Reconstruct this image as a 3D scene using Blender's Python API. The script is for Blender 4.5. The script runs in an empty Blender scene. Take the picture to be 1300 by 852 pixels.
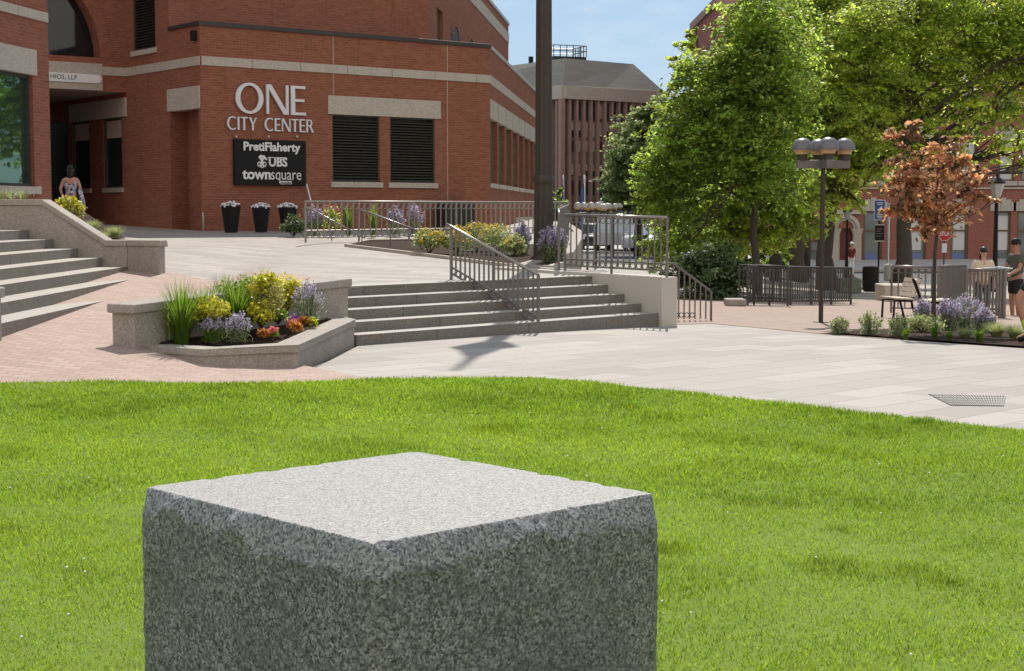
import bpy, bmesh, math, random
import numpy as np
from mathutils import Vector, Matrix, noise
from mathutils.geometry import delaunay_2d_cdt

random.seed(7)
SC = bpy.context.scene
COL = SC.collection
R = math.radians
V = Vector

# ------------------------------------------------------------------ camera model (used to survey the site)
F = 2000.0; CX = 650.0; CY = 426.0; HC = 1.75
TH = math.atan(158 / F); CT, ST = math.cos(TH), math.sin(TH)

def ray(px, py):
    d = (px - CX) / F; v = (CY - py) / F
    return V((d, CT + v * ST, -ST + v * CT))
def at(px, py, Y):
    r = ray(px, py); t = Y / r.y
    return V((r.x * t, Y, HC + r.z * t))
def onz(px, py, z):
    r = ray(px, py); t = (z - HC) / r.z
    return V((r.x * t, r.y * t, z))
def hit(px, py, f, y0=5.0, y1=220.0):
    r = ray(px, py)
    def g(Y):
        t = Y / r.y
        return HC + r.z * t - f(r.x * t, Y)
    Y = y0; prev = y0
    while Y < y1 and g(Y) > 0:
        prev = Y; Y += 0.4
    a, b = prev, Y
    for _ in range(30):
        m = (a + b) / 2
        if g(m) > 0: a = m
        else: b = m
    p = at(px, py, a); p.z = f(p.x, p.y)
    return p

# ------------------------------------------------------------------ terrain
def splus(x, w=1.5):
    return w * math.log1p(math.exp(min(40, x / w)))
def gz(X, Y):                                   # lower plaza and the street falling away to the right and back
    s = 0.6 * X + 0.8 * Y
    z = -0.034 * splus(s - 19.3)
    z *= 1 - .65 * sstep(38, 80, Y) * (1 - sstep(.10, .20, X / max(Y, 1)))
    if s > 60: z += 0.014 * (s - 60) * sstep(.10, .20, X / max(Y, 1))
    if s > 140: z += 0.02 * (s - 140) * sstep(.10, .20, X / max(Y, 1))
    return z
U2 = V((0.697, 0.717)); N2 = V((-0.717, 0.697))
S0 = V((-2.03, 20.5)); NP0 = N2.dot(S0)
RISE, TREAD = 0.138, 0.355
def sxy(u, n): return S0 + U2 * u + N2 * n
def upz(X, Y):                                  # upper plaza
    return 0.69 + 0.0245 * (N2.x * X + N2.y * Y - NP0 - 1.42)
def sstep(a, b, x):
    t = max(0, min(1, (x - a) / (b - a))); return t * t * (3 - 2 * t)
def rampz(X, Y):                                # brick ramp on the left, blending into the upper plaza
    p = 0.2 - 0.1 * (X + 4.6) + 0.036 * (Y - 18.2) + 0.059 * max(0, X + 5) * max(0, Y - 18.2)
    p = max(0.0, p) * sstep(15.3, 17.6, Y)
    q = upz(X, Y)
    k = 0.08
    h = max(0, k - abs(p - q)) / k
    return min(p, q) - h * h * k * 0.25
G = lambda px, py: hit(px, py, gz)
UP = lambda px, py: hit(px, py, upz, 20)
RP = lambda px, py: hit(px, py, rampz, 14)

# ------------------------------------------------------------------ mesh builder
class MB:
    def __init__(s): s.v = []; s.f = []; s.m = []
    def add(s, vs, fs, mi=0):
        o = len(s.v); s.v.extend(V(v) for v in vs)
        for f in fs: s.f.append([i + o for i in f]); s.m.append(mi)
        return s
    def poly(s, pts, mi=0): return s.add(pts, [list(range(len(pts)))], mi)
    def obox(s, o, a, b, c, mi=0):
        o, a, b, c = V(o), V(a), V(b), V(c)
        vs = [o, o + a, o + a + b, o + b, o + c, o + a + c, o + a + b + c, o + b + c]
        return s.add(vs, [[0, 3, 2, 1], [4, 5, 6, 7], [0, 1, 5, 4], [1, 2, 6, 5], [2, 3, 7, 6], [3, 0, 4, 7]], mi)
    def box(s, c, sx, sy, sz, rz=0, mi=0):       # c = centre of the base
        ca, sa = math.cos(rz), math.sin(rz)
        a = V((ca * sx, sa * sx, 0)); b = V((-sa * sy, ca * sy, 0))
        return s.obox(V(c) - a / 2 - b / 2, a, b, (0, 0, sz), mi)
    def prism(s, pts, z0, z1, mi=0):             # pts in plan, z0/z1 numbers or functions
        n = len(pts)
        g = lambda z, p: z(p[0], p[1]) if callable(z) else z
        vs = [V((p[0], p[1], g(z0, p))) for p in pts] + [V((p[0], p[1], g(z1, p))) for p in pts]
        fs = [list(range(n))[::-1], list(range(n, 2 * n))] + [[i, (i + 1) % n, n + (i + 1) % n, n + i] for i in range(n)]
        return s.add(vs, fs, mi)
    def extr(s, pts, vec, mi=0):                 # any planar polygon pushed along vec
        n = len(pts); vec = V(vec)
        vs = [V(p) for p in pts] + [V(p) + vec for p in pts]
        fs = [list(range(n))[::-1], list(range(n, 2 * n))] + [[i, (i + 1) % n, n + (i + 1) % n, n + i] for i in range(n)]
        return s.add(vs, fs, mi)
    def tube(s, pts, r, n=8, mi=0, caps=True):
        pts = [V(p) for p in pts]; k = len(pts)
        rr = r if isinstance(r, (list, tuple)) else [r] * k
        vs = []; up = None
        for i in range(k):
            t = (pts[min(i + 1, k - 1)] - pts[max(i - 1, 0)])
            t = t.normalized() if t.length > 1e-9 else V((0, 0, 1))
            if up is None: up = t.orthogonal().normalized()
            a = (up - t * up.dot(t))
            a = a.normalized() if a.length > 1e-6 else t.orthogonal().normalized()
            up = a; b = t.cross(a)
            for j in range(n):
                w = 2 * math.pi * j / n
                vs.append(pts[i] + (a * math.cos(w) + b * math.sin(w)) * rr[i])
        fs = []
        for i in range(k - 1):
            for j in range(n):
                j2 = (j + 1) % n
                fs.append([i * n + j, i * n + j2, (i + 1) * n + j2, (i + 1) * n + j])
        if caps: fs += [list(range(n))[::-1], [(k - 1) * n + j for j in range(n)]]
        return s.add(vs, fs, mi)
    def lathe(s, prof, c=(0, 0, 0), n=20, mi=0, sx=1, sy=1):
        c = V(c); vs = []; k = len(prof)
        for r, z in prof:
            for j in range(n):
                w = 2 * math.pi * j / n
                vs.append(c + V((r * math.cos(w) * sx, r * math.sin(w) * sy, z)))
        fs = [[i * n + j, i * n + (j + 1) % n, (i + 1) * n + (j + 1) % n, (i + 1) * n + j] for i in range(k - 1) for j in range(n)]
        if prof[0][0] > 1e-5: fs.append(list(range(n))[::-1])
        if prof[-1][0] > 1e-5: fs.append([(k - 1) * n + j for j in range(n)])
        return s.add(vs, fs, mi)
    def ring(s, c, a, b, Rr, r, n=14, m=5, mi=0):
        c, a, b = V(c), V(a).normalized(), V(b).normalized(); w = a.cross(b); vs = []
        for i in range(n):
            t = 2 * math.pi * i / n; d = a * math.cos(t) + b * math.sin(t)
            for j in range(m):
                q = 2 * math.pi * j / m
                vs.append(c + d * (Rr + r * math.cos(q)) + w * r * math.sin(q))
        fs = [[i * m + j, ((i + 1) % n) * m + j, ((i + 1) % n) * m + (j + 1) % m, i * m + (j + 1) % m] for i in range(n) for j in range(m)]
        return s.add(vs, fs, mi)
    def ball(s, c, rx, ry=None, rz=None, n=12, k=8, mi=0):
        ry = ry or rx; rz = rz or rx
        prof = [(math.sin(math.pi * i / k), -math.cos(math.pi * i / k)) for i in range(k + 1)]
        vs = []; c = V(c)
        for r, z in prof:
            for j in range(n):
                w = 2 * math.pi * j / n
                vs.append(c + V((r * math.cos(w) * rx, r * math.sin(w) * ry, z * rz)))
        fs = [[i * n + j, i * n + (j + 1) % n, (i + 1) * n + (j + 1) % n, (i + 1) * n + j] for i in range(k) for j in range(n)]
        return s.add(vs, fs, mi)

def root_matrix(p):
    while p.parent: p = p.parent
    return Matrix.Translation(p.location) @ Matrix.Rotation(p.rotation_euler.z, 4, 'Z')
def auto_uv(me):
    uv = me.uv_layers.new(name='UVMap')
    vc = me.vertices
    for p in me.polygons:
        n = p.normal
        if abs(n.z) > 0.72:
            for li in p.loop_indices:
                c = vc[me.loops[li].vertex_index].co; uv.data[li].uv = (c.x, c.y)
        else:
            t = V((-n.y, n.x, 0)); t.normalize()
            for li in p.loop_indices:
                c = vc[me.loops[li].vertex_index].co; uv.data[li].uv = (c.x * t.x + c.y * t.y, c.z)
def obj(name, mb, mat=None, parent=None, smooth=False, bevel=0, seg=2, weld=True):
    me = bpy.data.meshes.new(name)
    me.from_pydata([tuple(v) for v in mb.v], [], mb.f)
    if any(mb.m): me.polygons.foreach_set('material_index', mb.m)
    if bevel or weld:
        bm = bmesh.new(); bm.from_mesh(me)
        if weld: bmesh.ops.remove_doubles(bm, verts=bm.verts, dist=1e-5)
        if len(bm.faces) < 20000: bmesh.ops.recalc_face_normals(bm, faces=bm.faces)
        if bevel:
            es = [e for e in bm.edges if len(e.link_faces) == 2 and e.calc_face_angle(0) > 0.35]
            bmesh.ops.bevel(bm, geom=es, offset=bevel, segments=seg, affect='EDGES', profile=0.5, clamp_overlap=True)
        bm.to_mesh(me); bm.free()
    auto_uv(me)
    mats = mat if isinstance(mat, (list, tuple)) else [mat]
    for m in mats:
        if m: me.materials.append(m)
    if smooth:
        me.polygons.foreach_set('use_smooth', [True] * len(me.polygons))
        if smooth is not True: me.set_sharp_from_angle(angle=R(smooth))
    o = bpy.data.objects.new(name, me); COL.objects.link(o)
    if parent:
        me.transform(root_matrix(parent).inverted()); o.parent = parent
    return o
def raw(name, co, faces_n, idx, mat, parent=None, colattr=None):
    """fast numpy mesh: co (n,3), faces all with faces_n corners, idx flat"""
    me = bpy.data.meshes.new(name)
    nf = len(idx) // faces_n
    me.vertices.add(len(co)); me.loops.add(len(idx)); me.polygons.add(nf)
    if parent:
        l = root_matrix(parent).translation; co = co - np.array(l)
    me.vertices.foreach_set('co', np.ascontiguousarray(co, dtype=np.float32).ravel())
    me.loops.foreach_set('vertex_index', np.ascontiguousarray(idx, dtype=np.int32))
    me.polygons.foreach_set('loop_start', np.arange(0, len(idx), faces_n, dtype=np.int32))
    me.update(calc_edges=True)
    if colattr is not None:
        a = me.color_attributes.new('tint', 'FLOAT_COLOR', 'POINT')
        c4 = np.ones((len(co), 4), dtype=np.float32); c4[:, :3] = colattr
        a.data.foreach_set('color', c4.ravel())
    me.materials.append(mat)
    o = bpy.data.objects.new(name, me); COL.objects.link(o)
    if parent: o.parent = parent
    return o
def tag(o, label=None, cat=None, group=None, kind=None):
    if label: o['label'] = label
    if cat: o['category'] = cat
    if group: o['group'] = group
    if kind: o['kind'] = kind
    return o
def thing(name, label, cat, loc=(0, 0, 0), rz=0, group=None):
    o = bpy.data.objects.new(name, None); COL.objects.link(o)
    o.location = loc; o.rotation_euler = (0, 0, rz); o.empty_display_size = .2
    return tag(o, label, cat, group)
def dup(o, parent=None):
    c = o.copy(); COL.objects.link(c)
    c.parent = parent
    for ch in [x for x in bpy.data.objects if x.parent == o]: dup(ch, c)
    return c
def struct(name, mb, mat, **k):
    return tag(obj(name, mb, mat, **k), kind='structure')

# ------------------------------------------------------------------ materials
class NT:
    def __init__(s, name):
        s.mat = bpy.data.materials.new(name); s.mat.use_nodes = True
        s.t = s.mat.node_tree; s.t.nodes.clear()
        s.out = s.n('ShaderNodeOutputMaterial'); s._uv = s._ob = None
    def n(s, typ, **k):
        nd = s.t.nodes.new(typ)
        for a, b in k.items(): setattr(nd, a, b)
        return nd
    def l(s, a, b): s.t.links.new(a, b)
    def put(s, sock, v):
        if hasattr(v, 'node'): s.l(v, sock)
        elif isinstance(v, (tuple, list)) and len(v) == 3 and sock.type == 'RGBA': sock.default_value = (*v, 1)
        else: sock.default_value = v
    def uv(s):
        if not s._uv: s._uv = s.n('ShaderNodeTexCoord')
        return s._uv.outputs['UV']
    def ob(s):
        if not s._uv: s._uv = s.n('ShaderNodeTexCoord')
        return s._uv.outputs['Object']
    def noise(s, scale, detail=4, rough=.55, vec=None, dist=0):
        nd = s.n('ShaderNodeTexNoise'); nd.inputs['Scale'].default_value = scale
        nd.inputs['Detail'].default_value = detail; nd.inputs['Roughness'].default_value = rough
        nd.inputs['Distortion'].default_value = dist
        s.l(vec or s.ob(), nd.inputs['Vector']); return nd.outputs['Fac']
    def ramp(s, fac, stops):
        nd = s.n('ShaderNodeValToRGB'); el = nd.color_ramp.elements
        while len(el) < len(stops): el.new(0.5)
        for e, (p, c) in zip(el, stops):
            e.position = p; e.color = (*c, 1) if isinstance(c, (tuple, list)) else (c, c, c, 1)
        s.l(fac, nd.inputs['Fac']); return nd.outputs['Color']
    def mix(s, fac, a, b, mode='MIX'):
        nd = s.n('ShaderNodeMix', data_type='RGBA', blend_type=mode)
        s.put(nd.inputs[0], fac); s.put(nd.inputs[6], a); s.put(nd.inputs[7], b)
        return nd.outputs[2]
    def math(s, op, a, b=None):
        nd = s.n('ShaderNodeMath', operation=op); s.put(nd.inputs[0], a)
        if b is not None: s.put(nd.inputs[1], b)
        return nd.outputs[0]
    def scalev(s, vec, sc):
        nd = s.n('ShaderNodeMapping'); nd.inputs['Scale'].default_value = sc
        s.l(vec, nd.inputs['Vector']); return nd.outputs[0]
    def bump(s, h, strength=.3, dist=.01):
        nd = s.n('ShaderNodeBump'); nd.inputs['Strength'].default_value = strength
        nd.inputs['Distance'].default_value = dist; s.l(h, nd.inputs['Height']); return nd.outputs[0]
    def pri(s, col, rough=.7, spec=.4, metal=0, normal=None, **k):
        b = s.n('ShaderNodeBsdfPrincipled')
        s.put(b.inputs['Base Color'], col); s.put(b.inputs['Roughness'], rough)
        b.inputs['Specular IOR Level'].default_value = spec; b.inputs['Metallic'].default_value = metal
        if normal: s.l(normal, b.inputs['Normal'])
        for a, c in k.items(): s.put(b.inputs[a], c)
        return b.outputs[0]
    def end(s, sh): s.l(sh, s.out.inputs['Surface']); return s.mat

def mul(c, k): return tuple(max(0, min(1, x * k)) for x in c)
def basic(name, col, rough=.6, var=.18, scale=6, bump=.15, metal=0, spec=.4, fine=60):
    t = NT(name)
    n1 = t.noise(scale); n2 = t.noise(fine, 3)
    c = t.mix(n1, mul(col, 1 - var), mul(col, 1 + var))
    c = t.mix(t.math('MULTIPLY', n2, .5), c, mul(col, 1 - var * .8))
    return t.end(t.pri(c, rough, spec, metal, t.bump(n2, bump, .004) if bump else None))
def brick(name, c1, c2, mortar, bw=.213, rh=.0705, ms=.0055, stain=.35, rough=.85):
    t = NT(name)
    b = t.n('ShaderNodeTexBrick'); b.offset = .5; b.squash = 1
    t.l(t.uv(), b.inputs['Vector'])
    for k, v in (('Color1', c1), ('Color2', c2), ('Mortar', mortar)): b.inputs[k].default_value = (*v, 1)
    b.inputs['Scale'].default_value = 1; b.inputs['Mortar Size'].default_value = ms
    b.inputs['Mortar Smooth'].default_value = .2; b.inputs['Bias'].default_value = 0
    b.inputs['Brick Width'].default_value = bw; b.inputs['Row Height'].default_value = rh
    n1 = t.noise(.7, 5, .6); n2 = t.noise(9, 4, .6)
    row = t.noise(1, 3, .6, t.scalev(t.uv(), (.5, 14.2, 1)))
    c = t.mix(t.math('MULTIPLY', n1, stain), b.outputs['Color'], mul(c1, .55))
    c = t.mix(t.ramp(n2, [(.35, 0.0), (.75, .35)]), c, mul(c2, 1.25))
    c = t.mix(t.ramp(row, [(.58, 0.0), (.75, .4)]), c, mul(c1, .45))
    sk = t.noise(1, 5, .65, t.scalev(t.uv(), (2.2, .16, 1))); c = t.mix(t.ramp(sk, [(.55, 0.0), (.75, .45)]), c, mul(c1, .4))
    ef = t.noise(1, 5, .7, t.scalev(t.uv(), (1.1, .5, 1))); c = t.mix(t.ramp(ef, [(.62, 0.0), (.8, .3)]), c, mul(mortar, 1.3))
    return t.end(t.pri(c, rough, .25, 0, t.bump(t.math('SUBTRACT', 1, b.outputs['Fac']), .5, .006)))
def pavers(name, c1, c2, joint, bw, rh, ms, rz=0, var=.25, rough=.75, blotch=.2, bumps=.25):
    t = NT(name)
    m = t.n('ShaderNodeMapping'); m.inputs['Rotation'].default_value = (0, 0, rz); t.l(t.uv(), m.inputs['Vector'])
    b = t.n('ShaderNodeTexBrick'); b.offset = .5
    t.l(m.outputs[0], b.inputs['Vector'])
    for k, v in (('Color1', c1), ('Color2', c2), ('Mortar', joint)): b.inputs[k].default_value = (*v, 1)
    b.inputs['Scale'].default_value = 1; b.inputs['Mortar Size'].default_value = ms
    b.inputs['Mortar Smooth'].default_value = .1
    b.inputs['Brick Width'].default_value = bw; b.inputs['Row Height'].default_value = rh
    n1 = t.noise(.45, 5, .65); n2 = t.noise(55, 4, .7); n3 = t.noise(3.1, 5, .6, dist=.6)
    c = t.mix(t.ramp(n1, [(.3, 0.0), (.75, blotch)]), b.outputs['Color'], mul(c1, .62))
    c = t.mix(t.ramp(n3, [(.5, 0.0), (.72, blotch)]), c, mul(c2, 1.22))
    c = t.mix(t.ramp(n2, [(.35, var), (.65, 0.0)]), c, mul(c1, .5))
    n4 = t.noise(11, 2, .5); c = t.mix(t.ramp(n4, [(.68, 0.0), (.72, .4)]), c, mul(c1, .45))
    n5 = t.noise(.16, 4, .7, dist=1.0); c = t.mix(t.ramp(n5, [(.45, 0.0), (.7, .3)]), c, mul(c1, .7))
    return t.end(t.pri(c, rough, .3, 0, t.bump(t.math('SUBTRACT', t.math('MULTIPLY', n2, .25), b.outputs['Fac']), bumps, .006)))
def granite(name, base, dark, light, scale=140, rough=.6, stain=.3, stcol=None):
    t = NT(name)
    vo = t.n('ShaderNodeTexVoronoi'); vo.inputs['Scale'].default_value = scale; t.l(t.ob(), vo.inputs['Vector'])
    w = t.n('ShaderNodeSeparateColor'); t.l(vo.outputs['Color'], w.inputs[0])
    c = t.ramp(w.outputs[0], [(0.0, dark), (.22, mul(base, .75)), (.5, base), (.82, mul(base, 1.15)), (1.0, light)])
    n1 = t.noise(1.7, 6, .65); n2 = t.noise(40, 4)
    c = t.mix(t.ramp(n1, [(.38, 0.0), (.75, stain)]), c, stcol or mul(base, .45))
    st = t.noise(1, 4, .6, t.scalev(t.ob(), (5, 5, .5)))
    c = t.mix(t.ramp(st, [(.5, 0.0), (.8, stain * .9)]), c, stcol or mul(base, .5))
    return t.end(t.pri(c, rough, .35, 0, t.bump(n2, .2, .006)))
def leaf(name, c, trans, mixf=.45, rough=.5, spec=.35, hue=.0):
    t = NT(name)
    at_ = t.n('ShaderNodeVertexColor'); at_.layer_name = 'tint'
    cc = t.mix(1.0, c, at_.outputs[0], 'MULTIPLY'); ct = t.mix(1.0, trans, at_.outputs[0], 'MULTIPLY')
    p = t.pri(cc, rough, spec)
    tr = t.n('ShaderNodeBsdfTranslucent'); t.l(ct, tr.inputs['Color'])
    ms = t.n('ShaderNodeMixShader'); ms.inputs[0].default_value = mixf
    t.l(p, ms.inputs[1]); t.l(tr.outputs[0], ms.inputs[2])
    return t.end(ms.outputs[0])
def glass(name, col=(.02, .03, .03), rough=.03, metal=0, spec=.7, wav=0):
    t = NT(name)
    nn = None
    if wav: nn = t.bump(t.noise(2.2, 2), wav, .02)
    return t.end(t.pri(col, rough, spec, metal, nn))

M = {}
M['brick'] = brick('brick_main', (.345, .122, .068), (.23, .078, .046), (.32, .18, .12), ms=.0075, stain=.45)
M['brick_far'] = brick('brick_far', (.40, .25, .21), (.33, .2, .165), (.32, .23, .19))
M['brick_red'] = brick('brick_red', (.33, .115, .082), (.26, .085, .062), (.32, .17, .125), stain=.2, ms=.008)
M['concrete'] = granite('pale_concrete', (.48, .425, .36), (.42, .37, .315), (.53, .475, .405), 60, .8, .22, (.3, .25, .2))
M['cast'] = granite('cast_stone', (.50, .44, .365), (.44, .385, .32), (.55, .49, .41), 60, .8, .22, (.3, .25, .2))
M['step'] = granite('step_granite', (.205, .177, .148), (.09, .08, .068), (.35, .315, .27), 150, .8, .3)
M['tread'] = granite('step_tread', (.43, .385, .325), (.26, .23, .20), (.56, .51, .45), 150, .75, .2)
M['planter'] = granite('planter_stone', (.36, .315, .27), (.26, .225, .19), (.46, .41, .36), 90, .8, .4, (.22, .17, .125))
M['cheek'] = basic('cheek_render', (.53, .475, .405), .85, .07, 1.2, .12, fine=160)
M['plaza'] = pavers('granite_pavers', (.45, .40, .35), (.32, .28, .242), (.16, .14, .12), 1.2, .46, .007, R(-44), .3, .75, .34)
M['plaza_up'] = pavers('granite_pavers_upper', (.44, .39, .34), (.30, .262, .228), (.16, .14, .12), 1.2, .46, .010, R(12), .3, .75, .34)
M['brickpave'] = pavers('brick_pavers', (.52, .375, .305), (.40, .275, .22), (.27, .22, .18), .21, .105, .008, R(8), .25, .85, .34)
M['brickpave2'] = pavers('brick_pavers_back', (.44, .315, .25), (.33, .23, .18), (.24, .195, .16), .21, .105, .009, R(-20), .25, .85, .34)
M['asphalt'] = basic('asphalt', (.06, .06, .062), .85, .25, .6, .3)
M['sidewalk'] = pavers('sidewalk', (.46, .43, .40), (.42, .40, .37), (.25, .23, .21), 1.5, 1.5, .01, 0, .2, .8)
M['ground'] = basic('ground', (.16, .15, .13), .9, .25, .2, .2)
M['soil'] = basic('mulch', (.05, .03, .02), .95, .5, 22, .9, fine=60, spec=.1)
M['rail'] = basic('rail_paint', (.185, .162, .142), .38, .15, 4, .0, .35, .5)
M['railsunlit'] = basic('rail_sunlit', (.36, .32, .28), .4, .15, 4, .0, .5, .5)  # lighter copy of the rail paint, sunlight put into the colour
M['handrail'] = basic('rail_steel', (.30, .275, .25), .3, .1, 4, .0, .75, .5)
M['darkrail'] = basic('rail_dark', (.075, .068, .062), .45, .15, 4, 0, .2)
M['bronze'] = basic('bronze_paint', (.062, .046, .034), .5, .3, 2.5, .1, .3)
M['black'] = basic('black_paint', (.014, .013, .013), .6, .2, 5, 0, 0, .2)
M['darkmetal'] = basic('dark_metal', (.035, .034, .033), .5, .25, 5, 0, .2)
M['white'] = basic('white_paint', (.78, .78, .77), .5, .06, 5, 0)
M['letter'] = basic('letter_metal', (.72, .71, .72), .45, .05, 5, 0)
M['louver'] = basic('louver_slat', (.06, .055, .043), .55, .25, 3, 0)
M['glass'] = glass('window_glass', (.025, .032, .03), .04, 0, .8, .02)
M['glass_tint'] = glass('tinted_glass', (.13, .23, .18), .02, .85, .5, .035)
M['glass_dark'] = glass('dark_glass', (.012, .014, .015), .06, 0, .6, .02)
M['frame'] = basic('window_frame', (.05, .045, .04), .5, .15, 5, 0)
M['capmetal'] = basic('parapet_cap', (.06, .05, .045), .5, .3, 3, 0, .3)
M['alum'] = basic('aluminium_cap', (.6, .6, .6), .35, .1, 3, 0, .6)
M['dark_in'] = basic('interior_shade', (.016, .014, .012), .95, .3, 2, 0, spec=.03)  # near black: shade of passage end and doorway put into the colour
M['skin'] = basic('skin', (.52, .30, .21), .5, .08, 20, 0)
M['skin_dk'] = basic('skin_tan', (.40, .20, .12), .5, .08, 20, 0)
M['hair_dk'] = basic('hair_dark', (.02, .013, .01), .5, .3, 40, .3)
M['bark'] = basic('bark', (.075, .058, .046), .9, .45, 6, .8, fine=25)
M['wood'] = basic('weathered_wood', (.58, .49, .38), .7, .2, 9, .2)
M['amber'] = basic('amber_globe', (.55, .36, .17), .3, .08, 6, 0)
M['dome'] = basic('dome_enamel', (.17, .16, .165), .4, .12, 5, 0, .2)
M['domefar'] = basic('dome_enamel_pale', (.50, .46, .42), .45, .12, 5, 0, .1)
M['red'] = basic('sign_red', (.55, .03, .03), .5, .1, 5, 0)
M['blue'] = basic('sign_blue', (.05, .09, .30), .5, .1, 5, 0)
M['yellow'] = basic('sign_amber', (.80, .42, .04), .5, .1, 5, 0)
M['rubber'] = basic('rubber', (.02, .02, .02), .8, .2, 5, 0)
M['chrome'] = basic('bright_metal', (.6, .6, .6), .25, .05, 5, 0, .9)

# ------------------------------------------------------------------ sheets of ground
def sheet(name, poly, zf, dz, res, mat, kind='structure'):
    P = [V((p[0], p[1])) for p in poly]
    pts = []; edges = []
    for i in range(len(P)):
        a, b = P[i], P[(i + 1) % len(P)]
        k = max(1, int((b - a).length / res))
        for j in range(k): pts.append(a + (b - a) * (j / k))
    nb = len(pts)
    def inside(x, y):
        c = False
        for i in range(len(P)):
            a, b = P[i], P[(i + 1) % len(P)]
            if (a.y > y) != (b.y > y) and x < (b.x - a.x) * (y - a.y) / (b.y - a.y) + a.x: c = not c
        return c
    x0 = min(p.x for p in P); x1 = max(p.x for p in P); y0 = min(p.y for p in P); y1 = max(p.y for p in P)
    x = x0 + res * .37
    while x < x1:
        y = y0 + res * .41
        while y < y1:
            if inside(x, y): pts.append(V((x, y)))
            y += res
        x += res
    vs, es, fs, *_ = delaunay_2d_cdt(pts, [], [list(range(nb))], 1, 1e-4)
    mb = MB(); mb.v = [V((v.x, v.y, zf(v.x, v.y) + dz)) for v in vs]; mb.f = [list(f) for f in fs]; mb.m = [0] * len(mb.f)
    o = obj(name, mb, mat, smooth=True, weld=False)
    me = o.data
    if me.polygons and sum(p.normal.z for p in me.polygons) < 0: me.flip_normals()
    return tag(o, kind=kind)

# ------------------------------------------------------------------ walls measured off the photograph
class Wall:
    def __init__(s, p, d, n):
        s.p = V((p[0], p[1])); s.d = V((d[0], d[1])).normalized(); s.n = V((n[0], n[1])).normalized()
    def uz(s, px, py):
        r = ray(px, py); den = r.x * s.n.x + r.y * s.n.y
        t = (s.p.x * s.n.x + s.p.y * s.n.y) / den
        return ((r.x * t - s.p.x) * s.d.x + (r.y * t - s.p.y) * s.d.y, HC + r.z * t)
    def pt(s, u, z, off=0):
        q = s.p + s.d * u + s.n * off
        return V((q.x, q.y, z))
    def rect(s, px0, py0, px1, py1):
        """u0,u1,z0,z1 of the box whose left/right edges lie at px0/px1 and whose left side spans py0..py1"""
        u0, z1 = s.uz(px0, py0); _, z0 = s.uz(px0, py1); u1, _ = s.uz(px1, (py0 + py1) / 2)
        return (u0, u1, z0, z1) if u0 < u1 else (u1, u0, z0, z1)
    def panel(s, mb, u0, u1, z0, z1, holes=(), depth=.2, off=0, mi=0):
        us = sorted({u0, u1, *[min(max(h[i], u0), u1) for h in holes for i in (0, 1)]})
        zs = sorted({z0, z1, *[min(max(h[i], z0), z1) for h in holes for i in (2, 3)]})
        for a, b in zip(us, us[1:]):
            for c, d in zip(zs, zs[1:]):
                um, zm = (a + b) / 2, (c + d) / 2
                if any(h[0] < um < h[1] and h[2] < zm < h[3] for h in holes): continue
                mb.poly([s.pt(a, c, off), s.pt(b, c, off), s.pt(b, d, off), s.pt(a, d, off)], mi)
        for h in holes:
            a, b, c, d = h[:4]; q = off - depth
            mb.poly([s.pt(a, c, off), s.pt(a, d, off), s.pt(a, d, q), s.pt(a, c, q)], mi)
            mb.poly([s.pt(b, c, off), s.pt(b, d, off), s.pt(b, d, q), s.pt(b, c, q)], mi)
            mb.poly([s.pt(a, d, off), s.pt(b, d, off), s.pt(b, d, q), s.pt(a, d, q)], mi)
            mb.poly([s.pt(a, c, off), s.pt(b, c, off), s.pt(b, c, q), s.pt(a, c, q)], mi)
    def slab(s, mb, u0, u1, z0, z1, o0, o1, mi=0):
        a = s.pt(u0, z0, o0)
        mb.obox(a, s.pt(u1, z0, o0) - a, s.pt(u0, z0, o1) - a, (0, 0, z1 - z0), mi)
# ------------------------------------------------------------------ camera, sun, sky
cam = bpy.data.cameras.new('camera'); camo = bpy.data.objects.new('camera', cam); COL.objects.link(camo)
camo.location = (0, 0, HC); camo.rotation_euler = (R(90) - TH, 0, 0)
cam.sensor_width = 36; cam.lens = 36 * F / 1300; cam.clip_end = 3000; cam.clip_start = .05
SC.camera = camo
SUN_EL, SUN_AZ = R(48), math.atan2(.095, 1)
sd = V((math.sin(SUN_AZ) * math.cos(SUN_EL), math.cos(SUN_AZ) * math.cos(SUN_EL), math.sin(SUN_EL)))
sl = bpy.data.lights.new('sun', 'SUN'); sl.energy = 4.3; sl.angle = R(.53); sl.color = (1, .95, .87)
so = bpy.data.objects.new('sun', sl); COL.objects.link(so); so.rotation_euler = sd.to_track_quat('Z', 'Y').to_euler(); so.location = (0, 0, 60)
W = bpy.data.worlds.new('World'); SC.world = W; W.use_nodes = True
wt = W.node_tree; wt.nodes.clear()
sky = wt.nodes.new('ShaderNodeTexSky'); sky.sky_type = 'NISHITA'; sky.sun_disc = False
sky.sun_elevation = SUN_EL; sky.sun_rotation = SUN_AZ; sky.air_density = 1.0; sky.dust_density = .3; sky.ozone_density = 1.5
tc = wt.nodes.new('ShaderNodeTexCoord')
mp = wt.nodes.new('ShaderNodeMapping'); mp.inputs['Scale'].default_value = (3.0, 3.0, 9.0); mp.inputs['Location'].default_value = (.35, 0, .62)
nz = wt.nodes.new('ShaderNodeTexNoise'); nz.inputs['Scale'].default_value = 2.2; nz.inputs['Detail'].default_value = 7; nz.inputs['Roughness'].default_value = .6
cr = wt.nodes.new('ShaderNodeValToRGB'); cr.color_ramp.elements[0].position = .52; cr.color_ramp.elements[1].position = .8
mx = wt.nodes.new('ShaderNodeMix'); mx.data_type = 'RGBA'; mx.inputs[7].default_value = (6.2, 6.4, 6.6, 1)
hz_ = wt.nodes.new('ShaderNodeMix'); hz_.data_type = 'RGBA'; hz_.inputs[0].default_value = .76; hz_.inputs[7].default_value = (2.35, 3.35, 4.7, 1)
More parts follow.
